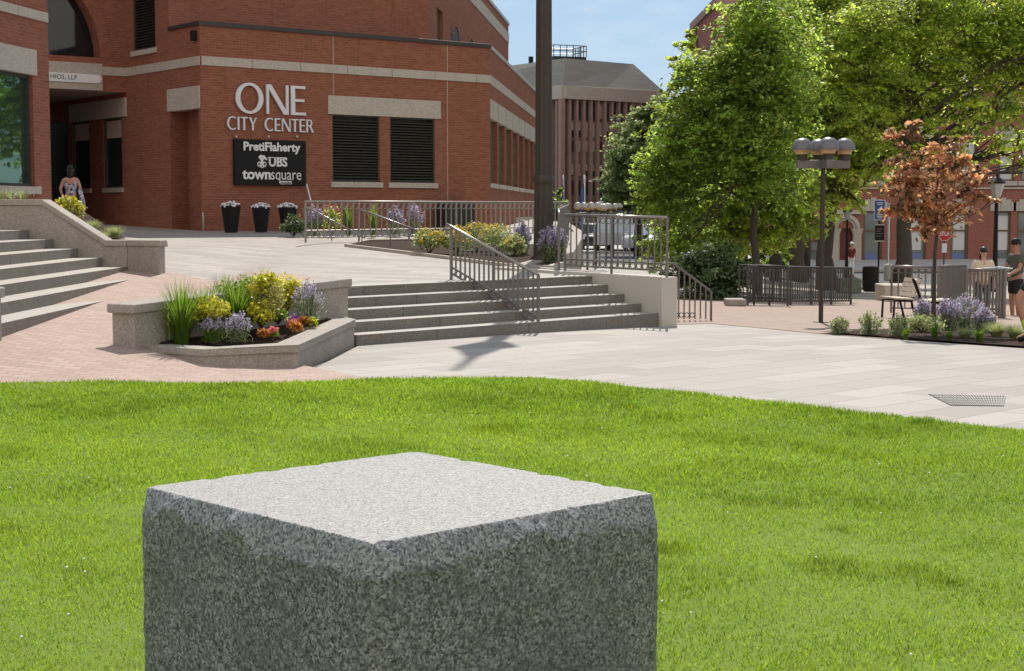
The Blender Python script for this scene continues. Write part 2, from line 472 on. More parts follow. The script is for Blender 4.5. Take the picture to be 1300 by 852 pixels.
cm = wt.nodes.new('ShaderNodeMath'); cm.operation = 'MULTIPLY'; cm.inputs[1].default_value = .55
bg = wt.nodes.new('ShaderNodeBackground'); bg.inputs['Strength'].default_value = .13
wo = wt.nodes.new('ShaderNodeOutputWorld')
# bright cloud added behind the viewer, out of view, to lift the fill light
sx = wt.nodes.new('ShaderNodeSeparateXYZ'); mr = wt.nodes.new('ShaderNodeMapRange'); mr.interpolation_type = 'SMOOTHSTEP'
mr.inputs[1].default_value = .15; mr.inputs[2].default_value = -.45; mr.inputs[3].default_value = 0; mr.inputs[4].default_value = .85
n2 = wt.nodes.new('ShaderNodeTexNoise'); n2.inputs['Scale'].default_value = 3; n2.inputs['Detail'].default_value = 6
r2 = wt.nodes.new('ShaderNodeValToRGB'); r2.color_ramp.elements[0].position = .30; r2.color_ramp.elements[1].position = .5
m2 = wt.nodes.new('ShaderNodeMath'); m2.operation = 'MULTIPLY'
mc = wt.nodes.new('ShaderNodeMix'); mc.data_type = 'RGBA'; mc.inputs[7].default_value = (7.4, 7.0, 6.5, 1)
for a, b in ((tc.outputs['Generated'], sx.inputs[0]), (sx.outputs[1], mr.inputs[0]), (mr.outputs[0], m2.inputs[0]), (tc.outputs['Generated'], n2.inputs['Vector']), (n2.outputs['Fac'], r2.inputs[0]), (r2.outputs[0], m2.inputs[1]), (m2.outputs[0], mc.inputs[0]), (mx.outputs[2], mc.inputs[6])): wt.links.new(a, b)
for a, b in ((tc.outputs['Generated'], mp.inputs[0]), (mp.outputs[0], nz.inputs['Vector']), (nz.outputs['Fac'], cr.inputs[0]), (cr.outputs[0], cm.inputs[0]),
             (cm.outputs[0], mx.inputs[0]), (sky.outputs[0], hz_.inputs[6]), (hz_.outputs[2], mx.inputs[6]), (mc.outputs[2], bg.inputs[0]), (bg.outputs[0], wo.inputs[0])):
    wt.links.new(a, b)
vs_ = SC.view_settings; vs_.view_transform = 'Standard'; vs_.look = 'None'; vs_.gamma = 1; vs_.use_curve_mapping = False; vs_.exposure = 0.2

# ------------------------------------------------------------------ ground sheets
gm = MB()
xs = [-900, -400, -200, -100, -60, -40] + list(range(-30, 61, 3)) + [75, 100, 150, 250, 500, 900]
ys = [-60, -30, -10] + list(range(0, 112, 3)) + [120, 140, 170, 220, 300, 500, 1000, 2000]
for y in ys:
    for x in xs: gm.v.append(V((x, y, gz(max(-60, min(x, 90)), max(-30, min(y, 200))) - .05)))
for j in range(len(ys) - 1):
    for i in range(len(xs) - 1):
        a = j * len(xs) + i; gm.f.append([a, a + 1, a + 1 + len(xs), a + len(xs)]); gm.m.append(0)
struct('ground', gm, M['ground'], smooth=True, weld=False)

LAWN = [(-9, 15.2), (-5.19, 15.75), (-4.0, 15.95), (-3.2, 15.85), (-2.4, 15.9), (-1.5, 16.2), (-.6, 16.35), (.25, 16.4), (.55, 16.2), (1.2, 15.55), (1.9, 14.8), (2.6, 14.05), (3.3, 13.25), (4.09, 12.4), (6.5, 9.8), (9, 6.5), (9, 3), (-9, 3)]
def wig(p, q, k):
    return [p[0] + .03 * math.sin(9 * k + p[1]), p[1] + .04 * noise.noise(V((p[0] * 1.3, p[1], k)))]
TLs, TRs = sxy(-.55, 1.44), sxy(6.26, 1.44)
CK = sxy(6.42, 3.55)
PLAZA_LOW = [(-1.0, 16.0), (-2.33, 17.5), (-2.0, 20.4), sxy(0, .3), sxy(6.26, .3), sxy(6.9, .2), (3.2, 26.5), (5.55, 24.9)]
e1 = G(903, 411); e2 = G(1055, 425); e3 = G(1120, 430); e4 = G(1300, 440)
PLAZA_LOW = [(-1.3, 16.1), (-2.2, 17.5), (-2.0, 20.6), sxy(0, .3), sxy(6.3, .3), sxy(6.9, .3), (e1.x, e1.y), (e2.x, e2.y), (e3.x, e3.y), (e4.x, e4.y), (11, 18), (16, 14), (16, 4), (7, 4), (9.3, 6.0), (6.8, 9.4)]
sheet('granite_paving', PLAZA_LOW + [(4.3, 12.0), (.3, 16.0)], gz, 0, .8, M['plaza'])
PB = [sxy(6.2, .3), (e1.x, e1.y - .05), (e2.x, e2.y - .05), (e3.x, e3.y - .05), (e4.x, e4.y - .05), (14, 20), (24, 36), (15, 44), (5.6, 44), (3.2, 40), (2.0, 30)]
sheet('brick_paving', PB, gz, .006, 1.0, M['brickpave2'])
sheet('plaza_paving', [(2.2, 43), (5.6, 43.5), (15, 43.5), (24, 36), (60, 36), (60, 70), (2.2, 70)], gz, -.01, 2.5, M['plaza'])
sheet('street', [(-30, 70.0), (70, 70.0), (70, 90), (-30, 90)], gz, -.02, 3, M['asphalt'])
sheet('far_sidewalk', [(-30, 90.3), (80, 90.3), (80, 112), (-30, 112)], gz, .10, 3, M['sidewalk'])
kb = MB()
for x in range(-30, 80, 2):
    for (y, dz) in ((90.0, .1), (69.7, .0)):
        a = V((x + .005, y, gz(x, y) - .3)); b = V((x + 1.995, y, gz(x + 2, y) - .3))
        kb.obox(a, b - a, (0, .3, 0), (0, 0, .3 + dz + .02))
struct('kerb', kb, M['concrete'])
mk = MB()
for x in range(-28, 70, 6):
    for (xx, yy, w, l) in ((x, 79.9, 2.8, .13),):
        mk.poly([V((xx, yy, gz(xx, yy) - .008)), V((xx + w, yy, gz(xx + w, yy) - .008)), V((xx + w, yy + l, gz(xx + w, yy + l) - .008)), V((xx, yy + l, gz(xx, yy + l) - .008))])
struct('road_marking', mk, M['yellow'])
# brick ramp on the left and the upper plaza
RAMP = [(-9.5, 15.0), (-5.19, 15.6), (-3.2, 15.75), (-1.3, 16.1), (-2.33, 17.75), (-3.2, 17.6), (-4.0, 18.3), (-4.5, 18.35), (-2.6, 21.2), TLs, (-2.5, 23.6), (-4.9, 26.6), (-6.2, 27.9), (-10.5, 27.9)]
sheet('brick_ramp', RAMP, rampz, .004, .45, M['brickpave'])
UPP = [sxy(-.6, 1.40), sxy(6.3, 1.40), sxy(6.5, 3.55), (1.08, 34), (1.6, 42), (1.95, 50), (1.9, 78), (1.2, 78), (-.8, 51.6), (-8.9, 45.3), (-12.1, 49.4), (-16.5, 55), (-19, 52), (-13.5, 47), (-14, 36), (-10.8, 34.5), (-10.8, 27.4), (-6.3, 27.4), (-5.3, 26.0), (-2.9, 23.3)]
def upper(x, y):
    return rampz(x, y) if x < -2.3 else upz(x, y)
sheet('upper_paving', UPP, upper, -.014, .6, M['plaza_up'])
rw = MB()      # retaining wall under the right edge of the upper plaza
pts = [sxy(6.5, 1.5), sxy(6.5, 3.55), V((1.08, 34)), V((1.6, 42)), V((1.95, 50)), V((1.9, 78))]
for a, b in zip(pts, pts[1:]):
    d = (b - a).normalized(); n = V((d.y, -d.x)) * .25
    rw.prism([a, b, b + n, a + n], lambda x, y: gz(x, y) - .4, lambda x, y: upz(x, y) + .05)
tag(obj('retaining_wall', rw, M['planter'], bevel=.01), 'low stone retaining wall along the right edge of the raised plaza', 'wall')

# lawn
sheet('lawn', LAWN, lambda x, y: .012 + (.0 if x > -4 else rampz(x, y) * .9), .0, .7, basic('turf', (.15, .22, .016), .95, .35, 7, .5, fine=120))
rng = np.random.default_rng(5)
def in_poly(px, py, poly):
    c = np.zeros(len(px), bool)
    n = len(poly)
    for i in range(n):
        ax, ay = poly[i][0], poly[i][1]; bx, by = poly[(i + 1) % n][0], poly[(i + 1) % n][1]
        if ay == by: continue
        k = ((ay > py) != (by > py)) & (px < (bx - ax) * (py - ay) / (by - ay) + ax); c ^= k
    return c
TUFTS = [(rng.uniform(-.36, .36) * yy, yy, rng.uniform(.06, .2)) for yy in rng.uniform(5, 16, 48)]
def blades(n, xr, yr, poly, hmin, hmax, wmin, wmax, zf=None):
    x = rng.uniform(*xr, n); y = rng.uniform(*yr, n)
    jx = x + .05 * np.sin(y * 7) ; k = in_poly(jx, y + rng.normal(0, .05, n), poly)
    k &= np.abs(x) < y * .40 + 1.9
    x, y = x[k], y[k]; n = len(x)
    # clumpiness: taller and darker patches
    q = (np.sin(x * 2.1 + 1.3 * np.sin(y * 1.7)) * np.sin(y * 2.6 + 1.1 * np.sin(x * 2.9)) + .6 * np.sin(x * 6.3 + y * 3.7 + 2 * np.sin(y * 5)) * np.sin(y * 7.1 - x * 2.2)) / 1.6
    h = rng.uniform(hmin, hmax, n) * (1 + .3 * np.clip(q, -.6, 1))
    tf = np.zeros(n)
    for tx_, ty_, tr_ in TUFTS:
        dd = np.hypot(x - tx_, (y - ty_)) / tr_; near = dd < 1.6; tf[near] = np.maximum(tf[near], np.clip(1.3 - dd[near], 0, 1))
    h *= 1 + .5 * tf; w = rng.uniform(wmin, wmax, n)
    a = rng.uniform(0, 2 * np.pi, n); lean = rng.uniform(.15, .85, n) * h; la = rng.uniform(0, 2 * np.pi, n)
    dx, dy = np.cos(a) * w / 2, np.sin(a) * w / 2; lx, ly = np.cos(la) * lean, np.sin(la) * lean
    z0 = np.zeros(n)
    if zf is not None: z0 = np.array([zf(xx, yy) for xx, yy in zip(x, y)])
    co = np.empty((n, 5, 3))
    co[:, 0] = np.stack([x - dx, y - dy, z0], 1); co[:, 1] = np.stack([x + dx, y + dy, z0], 1)
    co[:, 2] = np.stack([x + dx * .8 + lx * .4, y + dy * .8 + ly * .4, z0 + h * .6], 1)
    co[:, 3] = np.stack([x - dx * .8 + lx * .4, y - dy * .8 + ly * .4, z0 + h * .6], 1)
    co[:, 4] = np.stack([x + lx, y + ly, z0 + h * .95], 1)
    t = rng.normal(1, .2, (n, 1)) * np.ones((n, 3))
    t *= (1 - .20 * np.clip(q, 0, 1))[:, None]
    t *= (1 - .28 * tf)[:, None]
    dry = rng.random(n) < .015
    t[dry] = np.array([1.6, 1.25, 2.4]) * rng.uniform(.8, 1.2, (dry.sum(), 1))
    q2 = np.sin(x * .9 + 2 * np.sin(y * .6)) * np.sin(y * 1.1 + 1.5 * np.sin(x * .7 + 1)) + .5 * np.sin(x * 3.1 + y * 2.3) * np.sin(y * 3.3 - x * 1.2)
    t *= (1 + .15 * q2)[:, None]
    yel = rng.normal(-.07, .08, n) + .03 * q2; t[:, 0] *= 1 + yel; t[:, 2] *= 1 - yel
    return co, np.repeat(np.clip(t, .25, 4), 5, axis=0).reshape(-1, 3)
cs, ts = [], []
for (n, yr, xw, hm, hM, w0, w1) in ((430000, (3.4, 9.2), 5.6, .020, .042, .0028, .0055), (270000, (9.2, 13), 7.0, .022, .046, .004, .0075), (215000, (13, 16.6), 8.5, .024, .052, .006, .010)):
    c, t = blades(n, (-xw, xw), yr, LAWN, hm, hM, w0, w1, None); cs.append(c); ts.append(t)
co = np.concatenate(cs); tint = np.concatenate(ts)
far = (co[:, 0, 0] < -4)
if far.any():
    zz = np.array([rampz(a, b) * .9 for a, b in zip(co[far, 0, 0], co[far, 0, 1])]); co[far, :, 2] += zz[:, None]
n = len(co); base = np.arange(n) * 5
tri = np.stack([base, base + 1, base + 2, base, base + 2, base + 3, base + 3, base + 2, base + 4], 1).ravel()
M['grass'] = leaf('grass_blade', (.155, .225, .015), (.41, .55, .036), .52, .55, .25)
tag(raw('grass', co.reshape(-1, 3), 3, tri, M['grass'], None, tint), 'short sunlit green lawn grass', 'grass', kind='stuff')
# small white clover heads scattered in the grass
cl = MB()
for i in range(70):
    y = 5 + 11 * random.random() ** .8; x = random.uniform(-.36, .36) * y
    if in_poly(np.array([x]), np.array([y]), LAWN)[0]:
        cl.ball((x, y, .045 + .02 * random.random()), .007, .007, .005, 5, 3)
tag(obj('clover_flowers', cl, M['white'], weld=False), 'tiny white clover flowers scattered through the lawn', 'flowers', kind='stuff')

# ------------------------------------------------------------------ the granite block in the foreground
def granite_block():
    zt = .75
    c = [onz(*p, zt) for p in ((475, 690), (828, 626), (527, 573), (187, 618))]
    root = thing('granite_block', 'large rough hewn grey granite block with a sawn flat top standing on the lawn', 'stone block', ((c[0] + c[2]) / 2).xy.to_3d())
    per = []; seg = 110
    for i in range(4):
        a, b = c[i].xy, c[(i + 1) % 4].xy
        d = (b - a).normalized(); nrm = V((d.y, -d.x))
        for k in range(seg):
            t = k / seg
            per.append((a + (b - a) * t, nrm, t, i))
    npt = len(per)
    levels = [0, .004, .010, .018, .028, .04, .052, .064, .076, .088, .1, .112, .124, .136, .15, .165] + [.18 + .016 * k for k in range(36)]
    co, cols = [], []
    for lv in levels:
        for (p, nrm, t, i) in per:
            p3 = V((p.x, p.y, 0))
            ed = min(t, 1 - t) * 1.29
            # blend the normal near corners so that corners round off
            q = nrm.copy()
            j = per.index
            if t < .022: prev = per[(i * seg - 1) % npt][1]; q = (nrm * (.5 + t / .044) + prev * (.5 - t / .044))
            elif t > .978: nx = per[((i + 1) * seg) % npt][1]; q = (nrm * (.5 + (1 - t) / .044) + nx * (.5 - (1 - t) / .044))
            s = (i + t) * 1.29
            depth = .085 + .075 * noise.noise(V((s * 2.6, 3.1, 0))) + .04 * noise.noise(V((s * 8, 1.7, 0))) + .018 * noise.noise(V((s * 22, .7, 0)))
            depth = max(.035, depth)
            f = min(1, lv / depth)
            out = .030 * f ** .8
            if lv > depth: out += .007 * min(1, (lv - depth) / .012)
            am = min(1, lv / .03)
            out += am * (.006 * noise.noise(p3 * 9 + V((0, 0, lv * 9))) + .005 * noise.noise(p3 * 28 + V((0, 0, lv * 28))) + .003 * noise.noise(p3 * 70 + V((0, 0, lv * 70))))
            if ed < .02: out -= .008 * (1 - ed / .02) * min(1, lv / .05 + .3)
            if lv < .03: out -= min(.022, max(0, noise.noise(V((s * 11, 5.3, 0))) - .28) * .09 + max(0, noise.noise(V((s * 37, 2.3, 0))) - .3) * .03) * (1 - lv / .03)
            z = zt - lv - (.004 * max(0, 1 - ed / .03) if lv < .03 else 0)
            co.append((p.x + q.x * out, p.y + q.y * out, z))
            cols.append(1.0 if lv < depth else max(0.0, 1 - (lv - depth) / .012))
    f = []
    for a in range(len(levels) - 1):
        for k in range(npt):
            k2 = (k + 1) % npt
            f.append([a * npt + k, (a + 1) * npt + k, (a + 1) * npt + k2, a * npt + k2])
    top = list(range(npt))
    me = bpy.data.meshes.new('stone')
    me.from_pydata(co, [], f + [top]); me.update()
    me.polygons.foreach_set('use_smooth', [True] * len(f) + [False])
    me.polygons[-1].material_index = 1
    a = me.color_attributes.new('tint', 'FLOAT_COLOR', 'POINT')
    arr = np.ones((len(co), 4), np.float32); arr[:, :3] = np.array(cols)[:, None]; a.data.foreach_set('color', arr.ravel())
    # sides: fresh chipped band under the arris, weathered and lichen stained below
    t = NT('granite_split_face')
    vc = t.n('ShaderNodeVertexColor'); vc.layer_name = 'tint'
    vo = t.n('ShaderNodeTexVoronoi'); vo.inputs['Scale'].default_value = 125; t.l(t.ob(), vo.inputs['Vector'])
    sp = t.n('ShaderNodeSeparateColor'); t.l(vo.outputs['Color'], sp.inputs[0])
    nf = t.noise(170, 5, .75); nm = t.noise(45, 5, .7); nl = t.noise(5, 6, .6); nb = t.noise(2.2, 5, .6)
    fresh = t.ramp(sp.outputs[0], [(0, (.12, .12, .125)), (.3, (.28, .28, .29)), (.6, (.40, .40, .40)), (1, (.6, .59, .58))])
    old = t.ramp(sp.outputs[0], [(0, (.06, .062, .05)), (.3, (.235, .235, .205)), (.65, (.37, .365, .325)), (1, (.62, .61, .56))])
    old = t.mix(t.ramp(nb, [(.4, 0.0), (.7, .5)]), old, (.15, .18, .145))
    old = t.mix(t.ramp(nl, [(.45, 0.0), (.7, .3)]), old, (.2, .18, .13))
    old = t.mix(t.ramp(nm, [(.3, .75), (.55, 0.0)]), old, (.05, .05, .042))
    c1 = t.mix(vc.outputs[0], old, fresh)
    c1 = t.mix(t.ramp(nf, [(.33, .45), (.5, 0.0)]), c1, (.03, .032, .03))
    c1 = t.mix(t.ramp(nf, [(.6, 0.0), (.78, .55)]), c1, (.62, .61, .58))
    side = t.end(t.pri(c1, .75, .3, 0, t.bump(t.math('ADD', nf, nm), .8, .012)))
    t = NT('granite_sawn_top')
    vo = t.n('ShaderNodeTexVoronoi'); vo.inputs['Scale'].default_value = 190; t.l(t.ob(), vo.inputs['Vector'])
    sp = t.n('ShaderNodeSeparateColor'); t.l(vo.outputs['Color'], sp.inputs[0])
    c2 = t.ramp(sp.outputs[0], [(0, (.12, .11, .10)), (.2, (.235, .222, .205)), (.5, (.32, .305, .285)), (.8, (.37, .352, .33)), (1, (.50, .48, .455))])
    c2 = t.mix(t.ramp(t.noise(60, 5, .7), [(.3, .4), (.5, 0.0)]), c2, (.25, .24, .23))
    c2 = t.mix(t.ramp(t.noise(2.6, 6, .6, dist=.6), [(.55, 0.0), (.8, .35)]), c2, (.30, .29, .27))
    top_m = t.end(t.pri(c2, .7, .35, 0, t.bump(t.noise(180, 4), .3, .004)))
    me.materials.append(side); me.materials.append(top_m)
    o = bpy.data.objects.new('stone', me); COL.objects.link(o)
    me.transform(root_matrix(root).inverted()); o.parent = root
granite_block()

# ------------------------------------------------------------------ central steps
def treads(o):       # sunlit tone painted on the upper faces, shaded tone on the risers
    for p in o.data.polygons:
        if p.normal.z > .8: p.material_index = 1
st = thing('stone_steps', 'flight of five wide grey granite steps rising from the lower plaza between planter and railing', 'steps', (*sxy(3, 0), 0))
random.seed(3)
for k in range(5):
    n0 = TREAD * k; n1 = TREAD * (k + 1) + (.03 if k < 4 else .12); z1 = RISE * (k + 1); z0 = z1 - RISE - (.03 if k else .2)
    # each step is laid in a few long stones with tight joints
    cuts = [0.0]
    u = random.uniform(1.2, 2.2)
    while u < 5.6: cuts.append(u); u += random.uniform(1.5, 2.1)
    cuts.append(6.26)
    mb = MB()
    for a, b in zip(cuts, cuts[1:]):
        p = [sxy(a + .003, n0), sxy(b - .003, n0), sxy(b - .003, n1), sxy(a + .003, n1)]
        mb.prism(p, z0, z1)
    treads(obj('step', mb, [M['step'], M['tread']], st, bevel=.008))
# ------------------------------------------------------------------ cheek wall to the right of the steps
cw = thing('cheek_wall', 'pale rendered low wall closing the right end of the central steps', 'wall', (*sxy(6.4, .5), 0))
mb = MB(); mb.prism([sxy(6.262, -.06), sxy(6.66, -.06), sxy(6.66, 3.75), sxy(6.262, 3.75)], -.5, lambda x, y: max(.70, upz(x, y) + .03))
obj('wall', mb, M['cheek'], cw, bevel=.012)

# ------------------------------------------------------------------ left steps, terrace and the sloped planter wall beside them
ls = thing('stone_steps', 'seven grey granite steps at the left climbing beside the sloped planter wall', 'steps', (-7, 22, .2))
XS = [-5.81 - .4175 * i for i in range(7)]; ZS = [.48 + .158 * i for i in range(7)]
for i in range(7):
    mb = MB(); x1 = XS[i]; x0 = XS[i] - .4175 - .03 if i < 6 else -8.75
    cuts = [17.7, 20.2 + .5 * (i % 3), 23.5 - .4 * (i % 2), 27.195]
    for a, b in zip(cuts, cuts[1:]):
        mb.prism([(x0, a + .003), (x1, a + .003), (x1, b - .003), (x0, b - .003)], ZS[i] - .19, ZS[i])
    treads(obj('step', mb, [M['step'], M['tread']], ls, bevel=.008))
mb = MB(); mb.prism([(-16, 17.7), (-8.76, 17.7), (-8.76, 27.19), (-16, 27.19)], .2, ZS[6] - .005)
struct('terrace', mb, M['brickpave'])
pr = thing('low_pillar', 'short brownish stone end pillar beside the lowest left step', 'pillar', (-6.05, 17.45, .2))
mb = MB(); mb.prism([(-6.6, 17.2), (-5.78, 17.2), (-5.74, 17.68), (-6.6, 17.68)], .0, .78); obj('pillar', mb, M['planter'], pr, bevel=.01)
mb = MB(); mb.prism([(-6.65, 17.14), (-5.74, 17.14), (-5.70, 17.72), (-6.65, 17.72)], .78, .90); obj('coping', mb, M['planter'], pr, bevel=.02)

pl = thing('planter_wall', 'long stone planter wall at the left whose coping slopes down beside the steps', 'planter', (-7.5, 28, .8))
Yc = 27.2
prof_top = [(-14, 1.95), (-8.08, 1.95), (-7.0, 1.25), (-6.64, 1.25)]
th_ = .105
mb = MB()
prof = [(-14, .2), (-6.642, .2)] + [(x, z - th_) for x, z in prof_top[::-1]]
mb.extr([V((x, Yc, z)) for x, z in prof], (0, .45, 0)); obj('wall', mb, M['planter'], pl, bevel=.006)
mb = MB()
for (a, b) in zip(prof_top, prof_top[1:]):
    x0, z0 = a; x1, z1 = b
    mb.extr([V((x0, Yc - .035, z0 - th_)), V((x1, Yc - .035, z1 - th_)), V((x1, Yc - .035, z1)), V((x0, Yc - .035, z0))], (0, .52, 0))
obj('coping', mb, M['planter'], pl, bevel=.015)
def seg_wall(mb, a, b, w, z0, z1, side=1):
    a, b = V(a), V(b); d = (b - a).normalized(); n = V((-d.y, d.x)) * w * side
    mb.prism([a, b, b + n, a + n], z0, z1)
pA, pB, pC, pD = V((-6.64, 27.2)), V((-6.04, 26.95)), V((-6.03, 27.4)), V((-8.9, 33.2))
mb = MB(); mb.prism([pA + V((.004, 0)), pB, pC, pC + V((-.5, .5)), pA + V((.004, .45))], .3, 1.25 - th_); seg_wall(mb, pC + V((0, .003)), pD, .4, .3, 1.2 - th_, 1)
obj('wall', mb, M['planter'], pl, bevel=.006)
mb = MB(); mb.prism([pA + V((.004, -.04)), pB + V((.03, -.04)), pC + V((.04, .0)), pC + V((-.5, .5)), pA + V((.004, .45))], 1.252 - th_, 1.252)
seg_wall(mb, pC + V((.04, .0)), pD, .48, 1.252 - th_, 1.25, 1); obj('coping', mb, M['planter'], pl, bevel=.015)
mb = MB(); mb.prism([(-14, 27.6), (-6.7, 27.6), (-6.6, 27.9), (-9.2, 33.2), (-14, 33.2)], .8, lambda x, y: 1.12 + max(0, min(.75, (-7.0 - x) * .62)))
obj('soil', mb, M['soil'], pl)

# ------------------------------------------------------------------ raised planter in the middle
rp = thing('raised_planter', 'low angular stone raised planter full of flowers beside the central steps', 'planter', (-3.2, 19, .1))
f4 = V((-4.36, 18.27, .20)); f3 = onz(260, 469, 0); f3.z = .2275; f2 = onz(378, 466.6, 0); f2.z = .258; f1 = V((-2.06, 20.5, .345))
e0 = V((-2.42, 21.4, .345))
def coping_run(mb, pts, w, th, over, side=1):
    for a, b in zip(pts, pts[1:]):
        d = (b - a).xy.normalized(); n = V((-d.y, d.x)) * side
        A, B = a.xy - n * over, b.xy - n * over; C, D = b.xy + n * w, a.xy + n * w
        mb.add([V((*A, a.z - th)), V((*B, b.z - th)), V((*C, b.z - th)), V((*D, a.z - th)), V((*A, a.z)), V((*B, b.z)), V((*C, b.z)), V((*D, a.z))],
               [[0, 3, 2, 1], [4, 5, 6, 7], [0, 1, 5, 4], [1, 2, 6, 5], [2, 3, 7, 6], [3, 0, 4, 7]])
def miter(pts, off, side=1):
    out = []
    for i, p in enumerate(pts):
        d0 = (pts[i] - pts[i - 1]).xy.normalized() if i else None
        d1 = (pts[i + 1] - pts[i]).xy.normalized() if i < len(pts) - 1 else None
        ns = [V((-d.y, d.x)) * side for d in (d0, d1) if d is not None]
        n = sum(ns, V((0, 0))); n.normalize(); k = 1 / max(.4, n.dot(ns[0]))
        out.append(V((p.x + n.x * off * k, p.y + n.y * off * k, p.z)))
    return out
def band(mb, pts, off0, off1, z0f, z1f, side=1):
    A, B = miter(pts, off0, side), miter(pts, off1, side)
    for i in range(len(pts) - 1):
        q = [A[i], A[i + 1], B[i + 1], B[i]]; src = [pts[i], pts[i + 1], pts[i + 1], pts[i]]
        vs = [V((p.x, p.y, z0f(s))) for p, s in zip(q, src)] + [V((p.x, p.y, z1f(s))) for p, s in zip(q, src)]
        mb.add(vs, [[0, 3, 2, 1], [4, 5, 6, 7], [0, 1, 5, 4], [1, 2, 6, 5], [2, 3, 7, 6], [3, 0, 4, 7]])
fp = [f4, f3, f2, f1, e0]
mb = MB(); band(mb, fp, 0, .24, lambda p: -.15, lambda p: p.z - .085); obj('wall', mb, M['planter'], rp)
mb = MB(); band(mb, fp, -.02, .27, lambda p: p.z - .085, lambda p: p.z); obj('coping', mb, M['planter'], rp, bevel=.012)
b0 = V((-4.63, 18.2, .685)); b1 = V((-2.5, 21.35, .85))
bd = (b1 - b0).xy.normalized(); bn = V((bd.y, -bd.x))
mb = MB(); band(mb, [b0, b1], 0, .36, lambda p: -.1, lambda p: p.z - .11, -1); obj('back_wall', mb, M['planter'], rp, bevel=.008)
c0 = b0.xy - bd * .05; c1 = b1.xy + bd * .05
mb = MB(); band(mb, [V((*c0, .685)), V((*c1, .85))], -.04, .40, lambda p: p.z - .11, lambda p: p.z, -1); obj('coping', mb, M['planter'], rp, bevel=.022)
def SOIL(x, y):      # heaped up against the back wall
    q = V((x, y)) - b0.xy; return .20 + .23 * sstep(-.1, 1.3, q.dot(bd)) * (1 - .8 * sstep(2.5, 3.5, q.dot(bd))) + .035 * q.dot(bd) - .17 * q.dot(bn)
mb = MB(); i4, i3, i2, i1 = [p.xy for p in miter(fp, .2)[:4]]
mb.prism([b0.xy + bn * .3, i4, i3, i2, i1, e0.xy + V((-.1, 0)), b1.xy + bn * .3], -.1, SOIL)
obj('soil', mb, M['soil'], rp)
# ------------------------------------------------------------------ the brick office building
bld = thing('office_building', 'big red brick office building with pale stone bands, louvred windows and an arched entrance passage', 'building', (-9, 48, 1.1))
A0 = V((-8.82, 45.0)); dF = V((1.27, 1)).normalized(); dP = V((-.787, 1)).normalized(); dR = V((.093, 1)).normalized(); dL = V((-.175, -1)).normalized()
WF = Wall(A0, dF, (dF.y, -dF.x)); WP = Wall(A0, dP, (-dP.y, -dP.x))
WP.n = V((-dP.y, dP.x)) ; 
if WP.n.y > 0: WP.n = -WP.n
LF = WF.uz(621.5, 150)[0]
B0 = A0 + dF * LF
WR = Wall(B0, dR, (dR.y, -dR.x))
ZR = WF.uz(258, 31)[1]; zb0 = WF.uz(262, 83)[1]; zb1 = WF.uz(262, 71.5)[1]
g0 = .3
# front
H1 = WF.rect(421.5, 145, 482, 231); H2 = WF.rect(495, 147.5, 552, 232)
H1 = (H1[0], H1[1], H1[2], H1[3]); H2 = (H2[0], H2[1], H1[2], H1[3])
mb = MB(); WF.panel(mb, 0, LF, g0, ZR, [H1, H2], .28)
sP = WP.uz(216, 150)[0]; sE = WP.uz(160.5, 100)[0]
WP.panel(mb, 0, sP, g0, ZR, [(WP.uz(253, 200)[0], sP, g0, WP.uz(250, 138)[1])], .55)
WR_len = 28
wins = []
zt_w = WR.uz(624, 151)[1]; zb_w = WR.uz(623, 233)[1]
# four groups of tall narrow windows on the long side wall
u = .25
for gI in range(10):
    wins.append((u, u + 2.15, zb_w, zt_w)); u += 2.62
bw_ = WR.uz(655, 276)[1], WR.uz(655, 294)[1]
WR.panel(mb, 0, WR_len, -3.0, ZR, wins, .22)
fr = V((A0 + dF * LF)); e_ = B0 + dR * WR_len
obj('wall', mb, M['brick'], bld)
mb = MB(); back = A0 + dP * 1.9
mb.poly([V((*p, ZR - .02)) for p in (A0, B0, e_, e_ + V((-9, 0)), back)]); obj('roof', mb, M['capmetal'], bld)
# recessed doorway on the short return wall
mb = MB(); WP.slab(mb, WP.uz(253, 200)[0], sP, g0, WP.uz(250, 138)[1], -.60, -.55); obj('recess_wall', mb, M['brick'], bld)
# parapet cap
mb = MB(); WF.slab(mb, -.05, LF + .05, ZR - .03, ZR + .10, -.25, .05); WP.slab(mb, -.02, sP, ZR - .02, ZR + .09, -.25, .05); obj('parapet_cap', mb, M['capmetal'], bld, bevel=.01)
mb = MB(); WR.slab(mb, .06, WR_len, ZR - .03, ZR + .09, -.25, .05); obj('parapet_cap', mb, M['alum'], bld, bevel=.01)
# pale band courses, laid in lengths with joints
def bandcourse(w, u0, u1, z0, z1, step, off=.03, name='band_course'):
    mb = MB(); u = u0
    while u < u1 - .05:
        w.slab(mb, u + .008, min(u + step, u1) - .008, z0, z1, -.05, off); u += step
    obj(name, mb, M['cast'], bld, bevel=.005)
bandcourse(WF, .03, LF + .03, zb0, zb1, 1.62); bandcourse(WP, .0, sE, zb0, zb1, 1.1); bandcourse(WR, .03, WR_len, zb0 - .02, zb1 + .02, 1.7)
